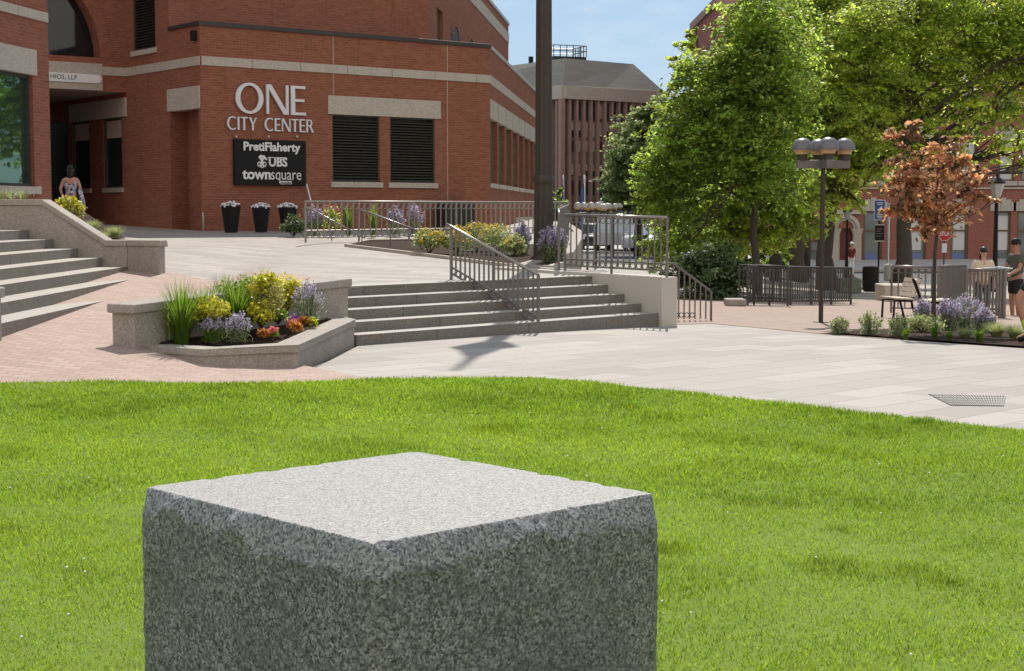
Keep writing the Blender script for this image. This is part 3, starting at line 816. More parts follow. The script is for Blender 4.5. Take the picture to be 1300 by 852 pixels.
# lintel and sills of the louvred pair
Lr = WF.rect(416, 121, 559, 141)
mb = MB(); WF.slab(mb, Lr[0], Lr[1], H1[3] - .003, Lr[3], -.2, .035); obj('lintel', mb, M['cast'], bld, bevel=.008)
for h in (H1, H2):
    mb = MB(); WF.slab(mb, h[0] - .08, h[1] + .09, h[2] - .16, h[2] + .003, -.25, .06); obj('sill', mb, M['cast'], bld, bevel=.008)
def louvre(w, h, depth=.26, pitch=.085):
    fr = MB(); t = .045
    w.slab(fr, h[0], h[0] + t, h[2], h[3], -depth, -.03); w.slab(fr, h[1] - t, h[1], h[2], h[3], -depth, -.03)
    w.slab(fr, h[0] + t, h[1] - t, h[2], h[2] + t, -depth, -.03); w.slab(fr, h[0] + t, h[1] - t, h[3] - t, h[3], -depth, -.03)
    w.slab(fr, h[0], h[1], h[2], h[3], -depth - .05, -depth + .01)
    f = obj('louvre_window', fr, M['louver'], bld)
    sl_ = MB(); z = h[2] + t + .01
    while z < h[3] - t - pitch:
        a = w.pt(h[0] + t, z, -.05); b = w.pt(h[1] - t, z, -.05); a2 = w.pt(h[0] + t, z + pitch * .8, -.20); b2 = w.pt(h[1] - t, z + pitch * .8, -.20)
        k = V((0, 0, .012)); sl_.add([a, b, b2, a2, a + k, b + k, b2 + k, a2 + k], [[0, 3, 2, 1], [4, 5, 6, 7], [0, 1, 5, 4], [1, 2, 6, 5], [2, 3, 7, 6], [3, 0, 4, 7]])
        z += pitch
    obj('slats', sl_, M['louver'], f)
louvre(WF, H1); louvre(WF, H2)
# lintel block over the recessed doorway
q = WP.rect(213, 114, 257, 137); mb = MB(); WP.slab(mb, max(.02, q[0]), q[1], WP.uz(250, 138)[1] - .002, q[3], -.3, .04); obj('lintel', mb, M['cast'], bld, bevel=.008)
# side wall windows
M['brownframe'] = basic('brown_frame', (.16, .13, .10), .6, .2, 3, 0)
for h in wins:
    mb = MB(); WR.slab(mb, h[0] - .12, h[1] + .12, h[3] - .003, h[3] + .62, -.15, .03); obj('lintel', mb, M['cast'], bld, bevel=.008)
    mb = MB(); WR.slab(mb, h[0] - .1, h[1] + .1, h[2] - .14, h[2] + .003, -.2, .06); obj('sill', mb, M['cast'], bld, bevel=.008)
    fr_ = MB(); n = 4; w_ = (h[1] - h[0]) / n
    for k in range(n + 1): WR.slab(fr_, h[0] + k * w_ - (.05 if 0 < k < n else 0) - (.05 if k == n else 0), h[0] + k * w_ + .05, h[2], h[3], -.2, -.13)
    win = obj('window', fr_, M['brownframe'], bld)
    gl = MB(); WR.slab(gl, h[0], h[1], h[2], h[3], -.21, -.17); obj('pane', gl, M['glass_dark'], win)
# basement panels low on the side wall
mb = MB()
for k in range(6):
    u0 = WR.uz(655, 285)[0] + k * 1.35
    WR.slab(mb, u0, u0 + 1.2, bw_[1], bw_[0], -.05, .03)
obj('panel', mb, M['cast'], bld, bevel=.005)
# taller rear block
R0 = A0 + dP * sP
WB = Wall(R0, dF, WF.n); uC = WB.uz(545, 30)[0]; C0 = R0 + dF * uC
WC = Wall(C0, dR, WR.n); uD = WC.uz(645.5, 60)[0]
ZT = WC.uz(645, 31.5)[1]
mb = MB()
WB.panel(mb, 0, uC, ZR - .4, ZT)
hw = [WC.rect(554.5, 9, 562.5, 49)]
WC.panel(mb, 0, uD, ZR - .6, ZT, hw, .15)
hl = WP.rect(168, 2, 197, 66); hl = (hl[0], hl[1], hl[2], ZT - .6)
doorx = (sP, sE, g0, ZT)
WP.panel(mb, sP, sE, g0, ZT, [hl], .28)
obj('rear_wall', mb, M['brick'], bld)
louvre(WP, hl)
mb = MB(); WP.slab(mb, hl[0] - .1, hl[1] + .1, hl[2] - .15, hl[2] + .003, -.25, .06); obj('sill', mb, M['cast'], bld, bevel=.008)
mb = MB(); WC.slab(mb, hw[0][0], hw[0][1], hw[0][2], hw[0][3], -.14, -.10); obj('window', mb, M['glass_tint'], bld)
z_b1 = WC.uz(645, 42)[1]; z_b0 = WC.uz(645, 55)[1]
bandcourse(WC, .0, uD, z_b0, z_b1, 2.2)
mb = MB(); WC.slab(mb, -.05, uD + .05, ZT - .02, ZT + .12, -.3, .06); obj('parapet_cap', mb, M['alum'], bld)
# blind arches on the rear block's side
for (x0, y0, x1, y1) in ((573.5, 30, 581.5, 52), (594, 47, 600, 54)):
    q = WC.rect(x0, y0, x1, y1); mb = MB(); um = (q[0] + q[1]) / 2; r = (q[1] - q[0]) / 2; pts = []
    for k in range(13):
        a = math.pi * k / 12; pts.append((um + r * math.cos(a), q[3] - .4 + .4 * math.sin(a)))
    pts += [(q[0], q[2] - .5), (q[1], q[2] - .5)]
    mb.extr([WC.pt(a, b, .004) for a, b in pts], (WC.n * .02).to_3d()); obj('blind_arch', mb, M['capmetal'], bld)
    mb = MB(); o2 = []
    for k in range(12):
        a, b = math.pi * k / 12, math.pi * (k + 1) / 12
        P = [(um + r * rr * math.cos(t), q[3] - .4 + .4 * rr * math.sin(t)) for rr, t in ((1, a), (1.3, a), (1.3, b), (1, b))]
        mb.extr([WC.pt(*p, .002) for p in P], (WC.n * .05).to_3d())
    obj('arch_ring', mb, M['brick'], bld)
far_c = C0 + dR * uD
mb = MB(); mb.poly([V((*p, ZT - .03)) for p in (R0, C0, far_c, far_c + V((-12, 0)), R0 + V((-12, 12)))]); obj('roof', mb, M['capmetal'], bld)
# bridge over the entrance with the big arched window
E0 = A0 + dP * sE
WE = Wall(E0, -dF, WF.n)
zbr = WE.uz(130, 116)[1]; zsp = WE.uz(120, 73)[1]
Lb = 9.0
uc = WE.uz(8, 60)[0]; ur = WE.uz(127, 60)[0]; rad = uc - ur
mb = MB(); WE.panel(mb, 0, Lb, zbr, zsp, [], .3)
na = 24; zt_a = ZT + 1.5
prev = None
for k in range(na + 1):
    a = math.pi * k / na; u_ = uc - rad * math.cos(a); z_ = zsp + rad * math.sin(a)
    if prev:
        mb.poly([WE.pt(prev[0], prev[1]), WE.pt(u_, z_), WE.pt(u_, max(zt_a, z_)), WE.pt(prev[0], max(zt_a, z_))])
        mb.poly([WE.pt(prev[0], prev[1]), WE.pt(u_, z_), WE.pt(u_, z_, -.5), WE.pt(prev[0], prev[1], -.5)])
    prev = (u_, z_)
WE.panel(mb, 0, ur, zsp, zt_a)
mb.poly([WE.pt(ur, zsp), WE.pt(uc + rad, zsp), WE.pt(uc + rad, zsp, -.5), WE.pt(ur, zsp, -.5)])
obj('bridge_wall', mb, M['brick'], bld)
mb = MB()      # ring of header bricks round the arch
for k in range(na):
    a, b = math.pi * k / na, math.pi * (k + 1) / na
    mb.extr([WE.pt(uc - rr * math.cos(t), zsp + rr * math.sin(t), .002) for rr, t in ((rad, a), (rad + .35, a), (rad + .35, b), (rad, b))], (WE.n * .025).to_3d())
obj('arch_ring', mb, M['brick'], bld)
mb = MB(); WE.slab(mb, ur, uc + rad, zsp, zsp + rad, -.50, -.46); aw = obj('arched_window', mb, M['glass_dark'], bld)
mb = MB(); WE.slab(mb, uc - .05, uc + .05, zsp, zsp + rad, -.46, -.40)
a = WE.pt(ur + .5, zsp + 1.2, -.43); mb.tube([WE.pt(ur + 1.0, zsp + 1.75, -.43), WE.pt(uc - .4, zsp + rad - .4, -.43)], .04, 6)
obj('glazing_bar', mb, M['frame'], aw)
zq0, zq1 = WE.uz(130, 115.5)[1], WE.uz(130, 81.5)[1]
u127 = WE.uz(129.5, 100)[0]
mb = MB(); WE.slab(mb, u127, Lb, zq0, zq1, -.1, .05); obj('fascia_panel', mb, M['concrete'], bld, bevel=.01)
mb = MB(); WE.slab(mb, .02, u127 - .01, zb0, zb1, -.05, .03); obj('band_course', mb, M['cast'], bld, bevel=.005)
# passage below the bridge: ceiling, inner wall with windows, lintel
mb = MB(); p0, p1 = E0, E0 - dF * Lb
mb.poly([V((*p, zbr + .01)) for p in (p0, p1, p1 + dP * 7, p0 + dP * 7)]); obj('passage_ceiling', mb, M['concrete'], bld)
ow = [WP.rect(131, 151, 155, 239), WP.rect(91, 151, 114, 239)]
ow = [(max(o_[0], sE + .15), o_[1], ow[0][2], ow[0][3]) for o_ in ow]
sEnd = 12.5
dk = (WP.uz(87, 200)[0], sEnd - .6, g0, ow[0][3] + .05)
mb = MB(); WP.panel(mb, sE, sEnd, g0, zbr + .02, ow + [dk], .15); qa = E0 - dF * 3.1; mb.poly([V((*qa, g0)), V((*(qa + dP * 9), g0)), V((*(qa + dP * 9), zbr)), V((*qa, zbr))]); obj('passage_wall', mb, M['brick'], bld)  # second side panel is added out of view to darken the passage
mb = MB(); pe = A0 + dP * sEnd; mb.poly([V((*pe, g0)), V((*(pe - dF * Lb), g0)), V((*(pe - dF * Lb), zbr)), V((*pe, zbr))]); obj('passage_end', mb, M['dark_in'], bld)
mb = MB(); WP.slab(mb, sE + .02, sE + 4.4, ow[0][3] - .002, WP.uz(158, 124)[1], -.1, .05); obj('lintel', mb, M['cast'], bld, bevel=.008)
mb = MB(); WP.slab(mb, dk[0] - 2, dk[1] + 4, dk[2], dk[3] + 1, -.9, -.85); obj('dark_doorway', mb, M['dark_in'], bld)  # dark sheet standing for the unlit depth of the opening
for h in ow:
    fr_ = MB(); t = .06
    for (a, b, c, d) in ((h[0], h[0] + t, h[2], h[3]), (h[1] - t, h[1], h[2], h[3]), (h[0] + t, h[1] - t, h[2], h[2] + t), (h[0] + t, h[1] - t, h[3] - t, h[3])): WP.slab(fr_, a, b, c, d, -.14, -.02)
    w_ = obj('window', fr_, M['frame'], bld)
    gl = MB(); WP.slab(gl, h[0] + t, h[1] - t, h[2] + t, h[3] - t, -.13, -.09); obj('pane', gl, M['glass'], w_)
    bl = MB(); WP.slab(bl, h[0] + t + .02, h[1] - t - .02, h[3] - .62, h[3] - t - .02, -.088, -.08); obj('blind', bl, M['cast'], w_)
    sl2 = MB(); WP.slab(sl2, h[0] - .08, h[1] + .08, h[2] - .14, h[2] + .002, -.12, .06); obj('sill', sl2, M['cast'], w_)
# left wing, near the camera
L0 = V((-.291 * 35.5, 35.5))
WL = Wall(L0, dL, (-dL.y, dL.x))
if WL.n.x < 0: WL.n = -WL.n
zl0 = 0.5
lh = WL.rect(41, 90, -30, 237); lu0, lu1, lz0, lz1 = lh
lz0 = WL.uz(38, 237)[1]; lz1 = WL.uz(38, 95)[1]
mb = MB(); WL.panel(mb, 0, 12, zl0, ZT + 2, [(lu0, lu0 + 3.4, lz0, lz1), (lu0 + 5, lu0 + 8.4, lz0, lz1)], .22)
mb.poly([V((*L0, zl0)), V((*(L0 + V((-6, 3))), zl0)), V((*(L0 + V((-6, 3))), ZT + 2)), V((*L0, ZT + 2))]); obj('wing_wall', mb, M['brick'], bld)
for k in range(2):
    a = lu0 + 5 * k
    fr_ = MB(); t = .07
    for (p, q, c, d) in ((a, a + t, lz0, lz1), (a + 3.4 - t, a + 3.4, lz0, lz1), (a + t, a + 3.4 - t, lz0, lz0 + t), (a + t, a + 3.4 - t, lz1 - t, lz1), (a + 1.67, a + 1.73, lz0 + t, lz1 - t)): WL.slab(fr_, p, q, c, d, -.2, -.08)
    w_ = obj('window', fr_, M['frame'], bld); gl = MB(); WL.slab(gl, a + t, a + 3.4 - t, lz0 + t, lz1 - t, -.19, -.15); obj('pane', gl, M['glass_tint'], w_)
    mb = MB(); WL.slab(mb, a - .14, a + 3.6, lz1 - .002, WL.uz(40, 63)[1], -.15, .05); obj('lintel', mb, M['cast'], bld, bevel=.008)
    mb = MB(); WL.slab(mb, a - .18, a + 3.6, lz0 - .16, lz0 + .002, -.2, .07); obj('sill', mb, M['cast'], bld, bevel=.008)
bandcourse(WL, .02, 12, WL.uz(62, 29.5)[1], WL.uz(62, 17.5)[1], 1.4)
# small bits fixed to the facade
mb = MB(); WP.slab(mb, WP.uz(250, 45)[0], WP.uz(246, 45)[0], WP.uz(248, 52)[1], WP.uz(248, 39)[1], .0, .12); obj('floodlight', mb, M['black'], bld, bevel=.01)
mb = MB(); mb.tube([WF.pt(.0, 1.15, .03), WF.pt(.0, 1.5, .05), WF.pt(.0, 1.72, .03)], .025, 6); obj('conduit', mb, M['cast'], bld, smooth=True)
for x in (422.5, 567.5):     # pale movement joints
    mb = MB(); u_ = WF.uz(x, 60)[0]
    for (z0, z1) in ((zb1 + .01, ZR - .04), (Lr[3] + .01 if x < 500 else g0 + .9, zb0 - .01)): WF.slab(mb, u_, u_ + .02, z0, z1, -.02, .004)
    obj('movement_joint', mb, M['cast'], bld)

# ------------------------------------------------------------------ lettering
def flat_text(s, bold=0.0, ext=.02):
    cu = bpy.data.curves.new('t', 'FONT'); cu.body = s; cu.extrude = ext; cu.offset = bold; cu.resolution_u = 3
    o = bpy.data.objects.new('t', cu); COL.objects.link(o)
    dg = bpy.context.evaluated_depsgraph_get(); me = bpy.data.meshes.new_from_object(o.evaluated_get(dg))
    vs = [v.co.copy() for v in me.vertices]; fs = [list(p.vertices) for p in me.polygons]
    bpy.data.objects.remove(o); bpy.data.curves.remove(cu); bpy.data.meshes.remove(me)
    return vs, fs
def fit_text(mb, s, fn, u0, u1, z0, z1, off0, off1, bold=0.0):
    vs, fs = flat_text(s, bold)
    x0 = min(v.x for v in vs); x1 = max(v.x for v in vs); y0 = min(v.y for v in vs); y1 = max(v.y for v in vs)
    zl = min(v.z for v in vs); zh = max(v.z for v in vs)
    mb.add([fn(u0 + (v.x - x0) / (x1 - x0) * (u1 - u0), z0 + (v.y - y0) / (y1 - y0) * (z1 - z0), off0 + (v.z - zl) / (zh - zl) * (off1 - off0)) for v in vs], fs)
def arcpts(cx, cy, rx, ry, a0, a1, n=22): return [(cx + rx * math.cos(a0 + (a1 - a0) * k / n), cy + ry * math.sin(a0 + (a1 - a0) * k / n)) for k in range(n + 1)]
def glyph(ch):
    """polygons (unit height, own width) of a flared roman capital"""
    T, t = .155, .095
    if ch == 'O':
        o = arcpts(.5, .5, .5, .52, 0, 2 * math.pi, 36); i = arcpts(.5, .5, .335, .43, 0, 2 * math.pi, 36)
        return 1.0, [[o[k], o[k + 1], i[k + 1], i[k]] for k in range(36)]
    if ch == 'C':
        a0, a1 = R(48), R(312); o = arcpts(.5, .5, .5, .52, a0, a1, 26); i = arcpts(.53, .5, .37, .42, a0 + .05, a1 - .05, 26)
        return .86, [[o[k], o[k + 1], i[k + 1], i[k]] for k in range(26)]
    if ch == 'N': return .84, [[(.02, 0), (.02 + t, 0), (.02 + t, .9), (.02, 1)], [(.02, 1), (.2, 1), (.84, 0), (.66, 0)], [(.745, .12), (.84, 0), (.84, 1), (.745, 1)]]
    if ch == 'E': return .56, [[(0, 0), (T, 0), (T, 1), (0, 1)], [(T, .91), (.54, .9), (.54, 1), (T, 1)], [(T, .46), (.5, .455), (.5, .55), (T, .545)], [(T, 0), (.56, 0), (.56, .1), (T, .09)]]
    if ch == 'I': return .16, [[(0, 0), (T, 0), (T, 1), (0, 1)]]
    if ch == 'T': return .66, [[(.25, 0), (.25 + T, 0), (.25 + T, .91), (.25, .91)], [(0, .9), (.66, .9), (.66, 1), (0, 1)]]
    if ch == 'Y': return .74, [[(.29, 0), (.29 + T, 0), (.29 + T, .44), (.29, .44)], [(.29, .44), (.29 + T, .44), (.18, 1), (0, 1)], [(.36, .44), (.29 + T, .44), (.74, 1), (.64, 1)]]
    if ch == 'R':
        o = arcpts(.3, .735, .27, .265, -math.pi / 2, math.pi / 2, 14); i = arcpts(.3, .735, .13, .175, -math.pi / 2, math.pi / 2, 14)
        return .70, [[(0, 0), (T, 0), (T, 1), (0, 1)], [(T, .91), (.3, .91), (.3, 1), (T, 1)], [(T, .47), (.3, .47), (.3, .56), (T, .56)]] + [[o[k], o[k + 1], i[k + 1], i[k]] for k in range(14)] + [[(.3, .48), (.46, .5), (.72, 0), (.53, 0)]]
def word(root, w, s, u0, u1, z0, z1, gap, off=.03, dep=.06):
    tot = sum(glyph(c)[0] if c != ' ' else .5 for c in s) + gap * (len(s) - 1); k = (u1 - u0) / tot; x = 0
    for c in s:
        if c == ' ': x += .5 + gap; continue
        gw, ps = glyph(c); mb = MB()
        for p in ps: mb.extr([w.pt(u0 + (x + a) * k, z0 + b * (z1 - z0), off) for a, b in p], (w.n * dep).to_3d())
        obj('letter', mb, M['letter'], root, weld=False); x += gw + gap
def wq(w, x0, x1, y0, y1):
    u0, _ = w.uz(x0, (y0 + y1) / 2); u1, _ = w.uz(x1, (y0 + y1) / 2); _, za = w.uz((x0 + x1) / 2, y1); _, zb = w.uz((x0 + x1) / 2, y0)
    return u0, u1, za, zb
sg = thing('wall_letters', 'large white metal letters reading ONE CITY CENTER on the brick facade', 'sign', WF.pt(2, 4.2, .03))
q = wq(WF, 297.5, 386.5, 107.5, 145); word(sg, WF, 'ONE', *q, .09)
q = wq(WF, 287, 396.5, 150, 166.5); word(sg, WF, 'CITY CENTER', *q, .12, .03, .045)
tb = thing('tenant_board', 'black wall board with white tenant names below the large letters', 'sign', WF.pt(2, 2.7, .03))
q = WF.rect(295, 176.5, 386, 235)
mb = MB(); WF.slab(mb, q[0], q[1], q[2], q[3], .02, .12); obj('board', mb, M['black'], tb, bevel=.01)
pt = WF.pt
def tx(s, x0, x1, y0, y1, bold, root=tb, w=WF, off=.122, m='white', name='wordmark'):
    mb = MB(); u0, u1, z0, z1 = wq(w, x0, x1, y0, y1); fit_text(mb, s, w.pt, u0, u1, z0, z1, off, off + .012, bold); obj(name, mb, M[m], root, weld=False)
tx('PretiFlaherty', 306.5, 378.5, 181, 195.5, .03)
tx('UBS', 338.5, 362, 199.8, 211.8, .03)
mb = MB()
u0, u1, z0, z1 = wq(WF, 338.5, 362, 199.8, 211.8)
for a in (0, .22, .36, .68): mb.extr([WF.pt(u0 + (u1 - u0) * a - .03, z1 - .025, .122), WF.pt(u0 + (u1 - u0) * a + .12, z1 - .025, .122), WF.pt(u0 + (u1 - u0) * a + .12, z1, .122), WF.pt(u0 + (u1 - u0) * a - .03, z1, .122)], (WF.n * .012).to_3d())
obj('serif', mb, M['white'], tb, weld=False)
mb = MB(); u0, u1, z0, z1 = wq(WF, 323.8, 335.5, 198, 213); um = (u0 + u1) / 2; zm = (z0 + z1) / 2     # three crossed keys
for k, an in enumerate((-38, 0, 38)):
    dx, dz = math.sin(R(an)), math.cos(R(an)); ln = (z1 - z0) * .48
    P = lambda s_, c_: WF.pt(um + dx * s_ + dz * c_, zm + .02 + dz * s_ - dx * c_, .124 + .002 * k)
    mb.extr([P(-ln * .55, -.02), P(-ln * .55, .02), P(ln, .02), P(ln, -.02)], (WF.n * .012).to_3d())
    mb.extr([P(ln * .62, .02), P(ln * .62, .10), P(ln * .98, .10), P(ln * .98, .02)], (WF.n * .012).to_3d())
    c = P(-ln * .75, 0); mb.ring(c + (WF.n * .008).to_3d(), WF.d.to_3d(), (0, 0, 1), .065, .018, 12, 4)
obj('emblem', mb, M['white'], tb, weld=False)
tx('town', 304.8, 341, 216, 228, .03); tx('square', 341.5, 379.5, 219, 233, -.004)
q = WF.rect(353.5, 229.9, 367.5, 234.2); mb = MB(); WF.slab(mb, q[0], q[1], q[2] + .005, q[3], .12, .128); obj('tag_panel', mb, M['white'], tb)
tx('media', 354.2, 366.8, 230.4, 233.7, 0, off=.129, m='black')
mb = MB()
for x in (299, 340, 376): c = WF.uz(x, 173.5); mb.tube([WF.pt(c[0], c[1], .0), WF.pt(c[0], c[1], .06)], .035, 8)
obj('bolt', mb, M['cast'], tb, weld=False)
npl = thing('name_plate', 'pale rounded name plate over the passage entrance ending in LLP', 'sign', WE.pt(1.5, zq0 + .2, .05))
mb = MB(); u0, u1, z0, z1 = wq(WE, 127.5, 58, 93.5, 104.5); u0, u1 = sorted((u0, u1)); r = (z1 - z0) / 2; pts = [(u0 + r - r * math.sin(a), z0 + r + r * math.cos(a)) for a in [math.pi * k / 10 for k in range(11)]] + [(u1, z0), (u1, z1)]
mb.extr([WE.pt(a, b, .055) for a, b in pts], (WE.n * .03).to_3d()); obj('plate', mb, M['white'], npl)
def tx2(s, xl, xr, y0, y1):
    mb = MB(); ul, _ = WE.uz(xl, (y0 + y1) / 2); ur_, _ = WE.uz(xr, (y0 + y1) / 2); _, za = WE.uz((xl + xr) / 2, y1); _, zb = WE.uz((xl + xr) / 2, y0)
    fit_text(mb, s, WE.pt, ul, ur_, za, zb, .087, .092, 0); obj('wordmark', mb, M['capmetal'], npl, weld=False)
tx2('HIOS, LLP', 62.5, 96.5, 94.8, 101.5)

# ------------------------------------------------------------------ far brick office with the grey mansard roof
fb = thing('office_building', 'distant brown brick office block with thin upright fins under a grey mansard roof', 'building', (8, 152, -3))
K0 = at(715, 150, 150).xy
W1 = Wall(K0, V((1.35, 1)), (1, -1.35)); W2 = Wall(K0, V((-.74, 1)), (-1, -.74))
ze = W1.uz(716, 125.5)[1]; zf1 = W1.uz(716, 108.5)[1]; zr = W1.uz(722, 72)[1]
L1, L2 = W1.uz(842, 200)[0], 34.0
zg = -5
mb = MB(); W1.panel(mb, 0, L1, zg, ze, [], .1, -.35); W2.panel(mb, 0, L2, zg, ze, [], .1, -.35)
obj('wall', mb, basic('spandrel', (.2, .165, .14), .7, .25, .6, 0), fb)
mb = MB(); W1.slab(mb, .05, L1 + .3, ze, zf1, -1, .25); W2.slab(mb, .0, L2, ze, zf1, -1, .25); obj('fascia', mb, M['concrete'], fb, bevel=.03)
t = NT('mansard_slate'); c = t.mix(t.noise(.5, 6, .65), (.20, .185, .16), (.30, .28, .245)); 
sv = t.noise(1, 4, .7, t.scalev(t.uv(), (.35, 3.2, 1))); c = t.mix(t.ramp(sv, [(.5, 0.0), (.7, .5)]), c, (.36, .335, .30)); M['mansard'] = t.end(t.pri(c, .8, .2))
inn = 2.6
kin = K0 + (W1.d + W2.d).normalized() * inn
rt = W1.pt(L1, zf1, 0); rtop = V((*(W1.p + W1.d * (L1 - 2.2) - W1.n * inn * .8), zr)); lt = W2.pt(L2, zf1, 0); ltop = V((*(W2.p + W2.d * L2 - W2.n * inn * .8), zr)); kk = V((*(K0 - W1.n * inn * .55 - W2.n * inn * .55), zr))
mb = MB(); kb_ = V((*K0, zf1)); mb.poly([kb_, rt, rtop, kk]); mb.poly([lt, kb_, kk, ltop]); mb.poly([kk, rtop, ltop]); mb.poly([rt, V((*(rt.xy + W2.d * 20), zf1)), V((*(rtop.xy + W2.d * 20), zr)), rtop])
obj('roof', mb, M['mansard'], fb)
bays = []
u = .78; pit = .87
fin_ = MB()
while u < L1 - .3:
    f = MB(); W1.slab(f, u - .13, u + .13, zg, ze - .002, -.34, .12); obj('fin', f, M['brick_far'], fb); bays.append((u + .13, u + pit - .13)); u += pit
f = MB(); W1.slab(f, -.33, .18, zg, ze - .002, -.34, .08); obj('pier', f, M['brick_far'], fb)
fl = [W1.uz(716, y)[1] for y in (129, 152, 176, 200, 226, 250)]
rows = [(fl[1] + .05, fl[0], 0), (fl[2] + .2, fl[1] - .15, 1), (fl[3] + .6, fl[2] - .15, 0), (fl[4] + .2, fl[3] - .6, 1), (fl[5] + .2, fl[4] - .2, 0)]
M['blind'] = basic('window_blind', (.42, .38, .30), .6, .2, .8, 0)
random.seed(12)
for bi, (a, b) in enumerate(bays[:14]):
    for (z0, z1, kd) in rows:
        g = MB(); W1.slab(g, a, b, z0, z1, -.34, -.30); w_ = obj('window', g, M['glass'], fb)
        if (kd and random.random() < .9) or random.random() < .3:
            g = MB(); W1.slab(g, a + .04, b - .04, z0 + (z1 - z0) * random.choice((.0, .1, .45)), z1, -.298, -.29); obj('blind', g, M['blind'], w_)
u = .9
while u < 22:
    f = MB(); W2.slab(f, u - .13, u + .13, zg, ze - .002, -.34, .12); obj('fin', f, M['brick_far'], fb); u += 1.02
cool = MB(); q0 = at(703, 84, 154); q1 = at(745, 84, 154); q2 = at(703, 71, 154); cool.obox((q0.x, 154, q0.z - .6), (q1.x - q0.x, 1.2, 0), (-1.2, 3, 0), (0, 0, q2.z - q0.z + .6)); obj('plant_room', cool, M['darkmetal'], fb)
rl = MB(); zt = at(703, 57, 154).z; zm = q2.z
P = [V((q0.x, 153.9, 0)), V((q1.x, 155.1, 0)), V((q1.x - 1.2, 158, 0)), V((q0.x - 1.2, 157, 0))]
for k in range(4):
    a, b = P[k], P[(k + 1) % 4]
    for j in range(5): p = a.lerp(b, j / 5); rl.tube([(p.x, p.y, zm), (p.x, p.y, zt)], .05, 5)
    for z in (zt, (zt + zm) / 2): rl.tube([(a.x, a.y, z), (b.x, b.y, z)], .045, 5)
obj('roof_railing', rl, M['rail'], fb, weld=False)
mb = MB(); p = at(674, 72, 165); mb.tube([(p.x, p.y, p.z - 2), (p.x, p.y, p.z)], .25, 8); obj('vent_pipe', mb, M['black'], fb)

# ------------------------------------------------------------------ red brick building on the right
rb = thing('brick_building', 'bright red brick building with notched pale stone lintels across the street', 'building', (30, 103, -2.3))
YR = 103.0
WW = Wall((0, YR), (1, 0), (0, -1))
X = lambda px: WW.uz(px, 300)[0]; Z = lambda py: WW.uz(1180, py)[1]
gnd = [(X(a), X(b), Z(333), Z(268)) for a, b in ((1096, 1120), (1152, 1176), (1207, 1229), (1262, 1283), (1291, 1316), (1340, 1364))]
up1 = [(X(a), X(b), Z(230), Z(178)) for a, b in ((1040, 1060), (1094, 1118), (1152, 1176), (1216, 1238), (1266, 1286), (1294, 1316), (1340, 1364))]
up2 = [(a, b, Z(135), Z(85)) for a, b, _, _ in up1]
dr = (X(1063), X(1083), Z(350), Z(290)); lowd = [(X(1003), X(1019), Z(340), Z(305)), (X(1028), X(1043), Z(340), Z(305))]
mb = MB(); WW.panel(mb, X(985), X(1420), -4, Z(38), gnd + up1 + up2 + [dr] + lowd, .3)
zc = Z(38); a, b = X(985), X(1420)
mb.poly([(a, YR, -4), (a, YR + 25, -4), (a, YR + 25, zc), (a, YR, zc)]); obj('wall', mb, M['brick_red'], rb)
mb = MB(); mb.obox((a - .3, YR - .35, zc), (b - a + .6, 0, 0), (0, 26, 0), (0, 0, .7)); obj('cornice', mb, M['concrete'], rb, bevel=.05)
mb = MB(); mb.add([(a, YR + .3, zc + .7), (b, YR + .3, zc + .7), (b, YR + 3, zc + 4), (a, YR + 3, zc + 4), (a, YR + 25, zc + 4), (b, YR + 25, zc + 4)], [[0, 1, 2, 3], [3, 2, 5, 4]]); obj('roof', mb, M['mansard'], rb)
mb = MB(); WW.slab(mb, X(1088), X(1420), Z(240), Z(238), -.1, .12); obj('band_course', mb, M['cast'], rb)
def rwin(h, lintel=True, blind=0):
    t = .12; fr_ = MB(); zm = h[2] + (h[3] - h[2]) * .62
    for (p, q, c, d) in ((h[0], h[0] + t, h[2], h[3]), (h[1] - t, h[1], h[2], h[3]), (h[0] + t, h[1] - t, h[2], h[2] + t), (h[0] + t, h[1] - t, h[3] - t, h[3]), (h[0] + t, h[1] - t, zm - .05, zm + .05)): WW.slab(fr_, p, q, c, d, -.28, -.12)
    w_ = obj('window', fr_, M['woodfr'], rb); gl = MB(); WW.slab(gl, h[0] + t, h[1] - t, h[2] + t, h[3] - t, -.27, -.22); obj('pane', gl, M['glass_shop'], w_)
    if blind:
        g = MB(); WW.slab(g, h[0] + t, h[1] - t, h[2] + t + (h[3] - h[2]) * (.0 if blind > 1 else .5), h[3] - t, -.218, -.21); obj('blind', g, M['blindw'], w_)
    s_ = MB(); WW.slab(s_, h[0] - .25, h[1] + .25, h[2] - .3, h[2] + .003, -.2, .12); obj('sill', s_, M['concrete'], rb, bevel=.02)
    if lintel:
        l_ = MB(); c0 = h[0] - .3; c1 = h[1] + .3; z0 = h[3] - .003; n = 5; w = (c1 - c0) / n
        for k in range(n): WW.slab(l_, c0 + k * w + .004, c0 + (k + 1) * w - .004, z0, z0 + (.75, .95, 1.1, .95, .75)[k] * .8, -.25, .08 + (.03 if k == 2 else 0))
        obj('lintel', l_, M['concrete'], rb, bevel=.01)
    return w_
M['woodfr'] = basic('timber_frame', (.17, .10, .055), .6, .2, 2, 0)
M['glass_shop'] = glass('shop_glass', (.14, .16, .15), .05, 0, .9, .05)
M['blindw'] = basic('white_blind', (.62, .62, .58), .6, .1, 2, 0)
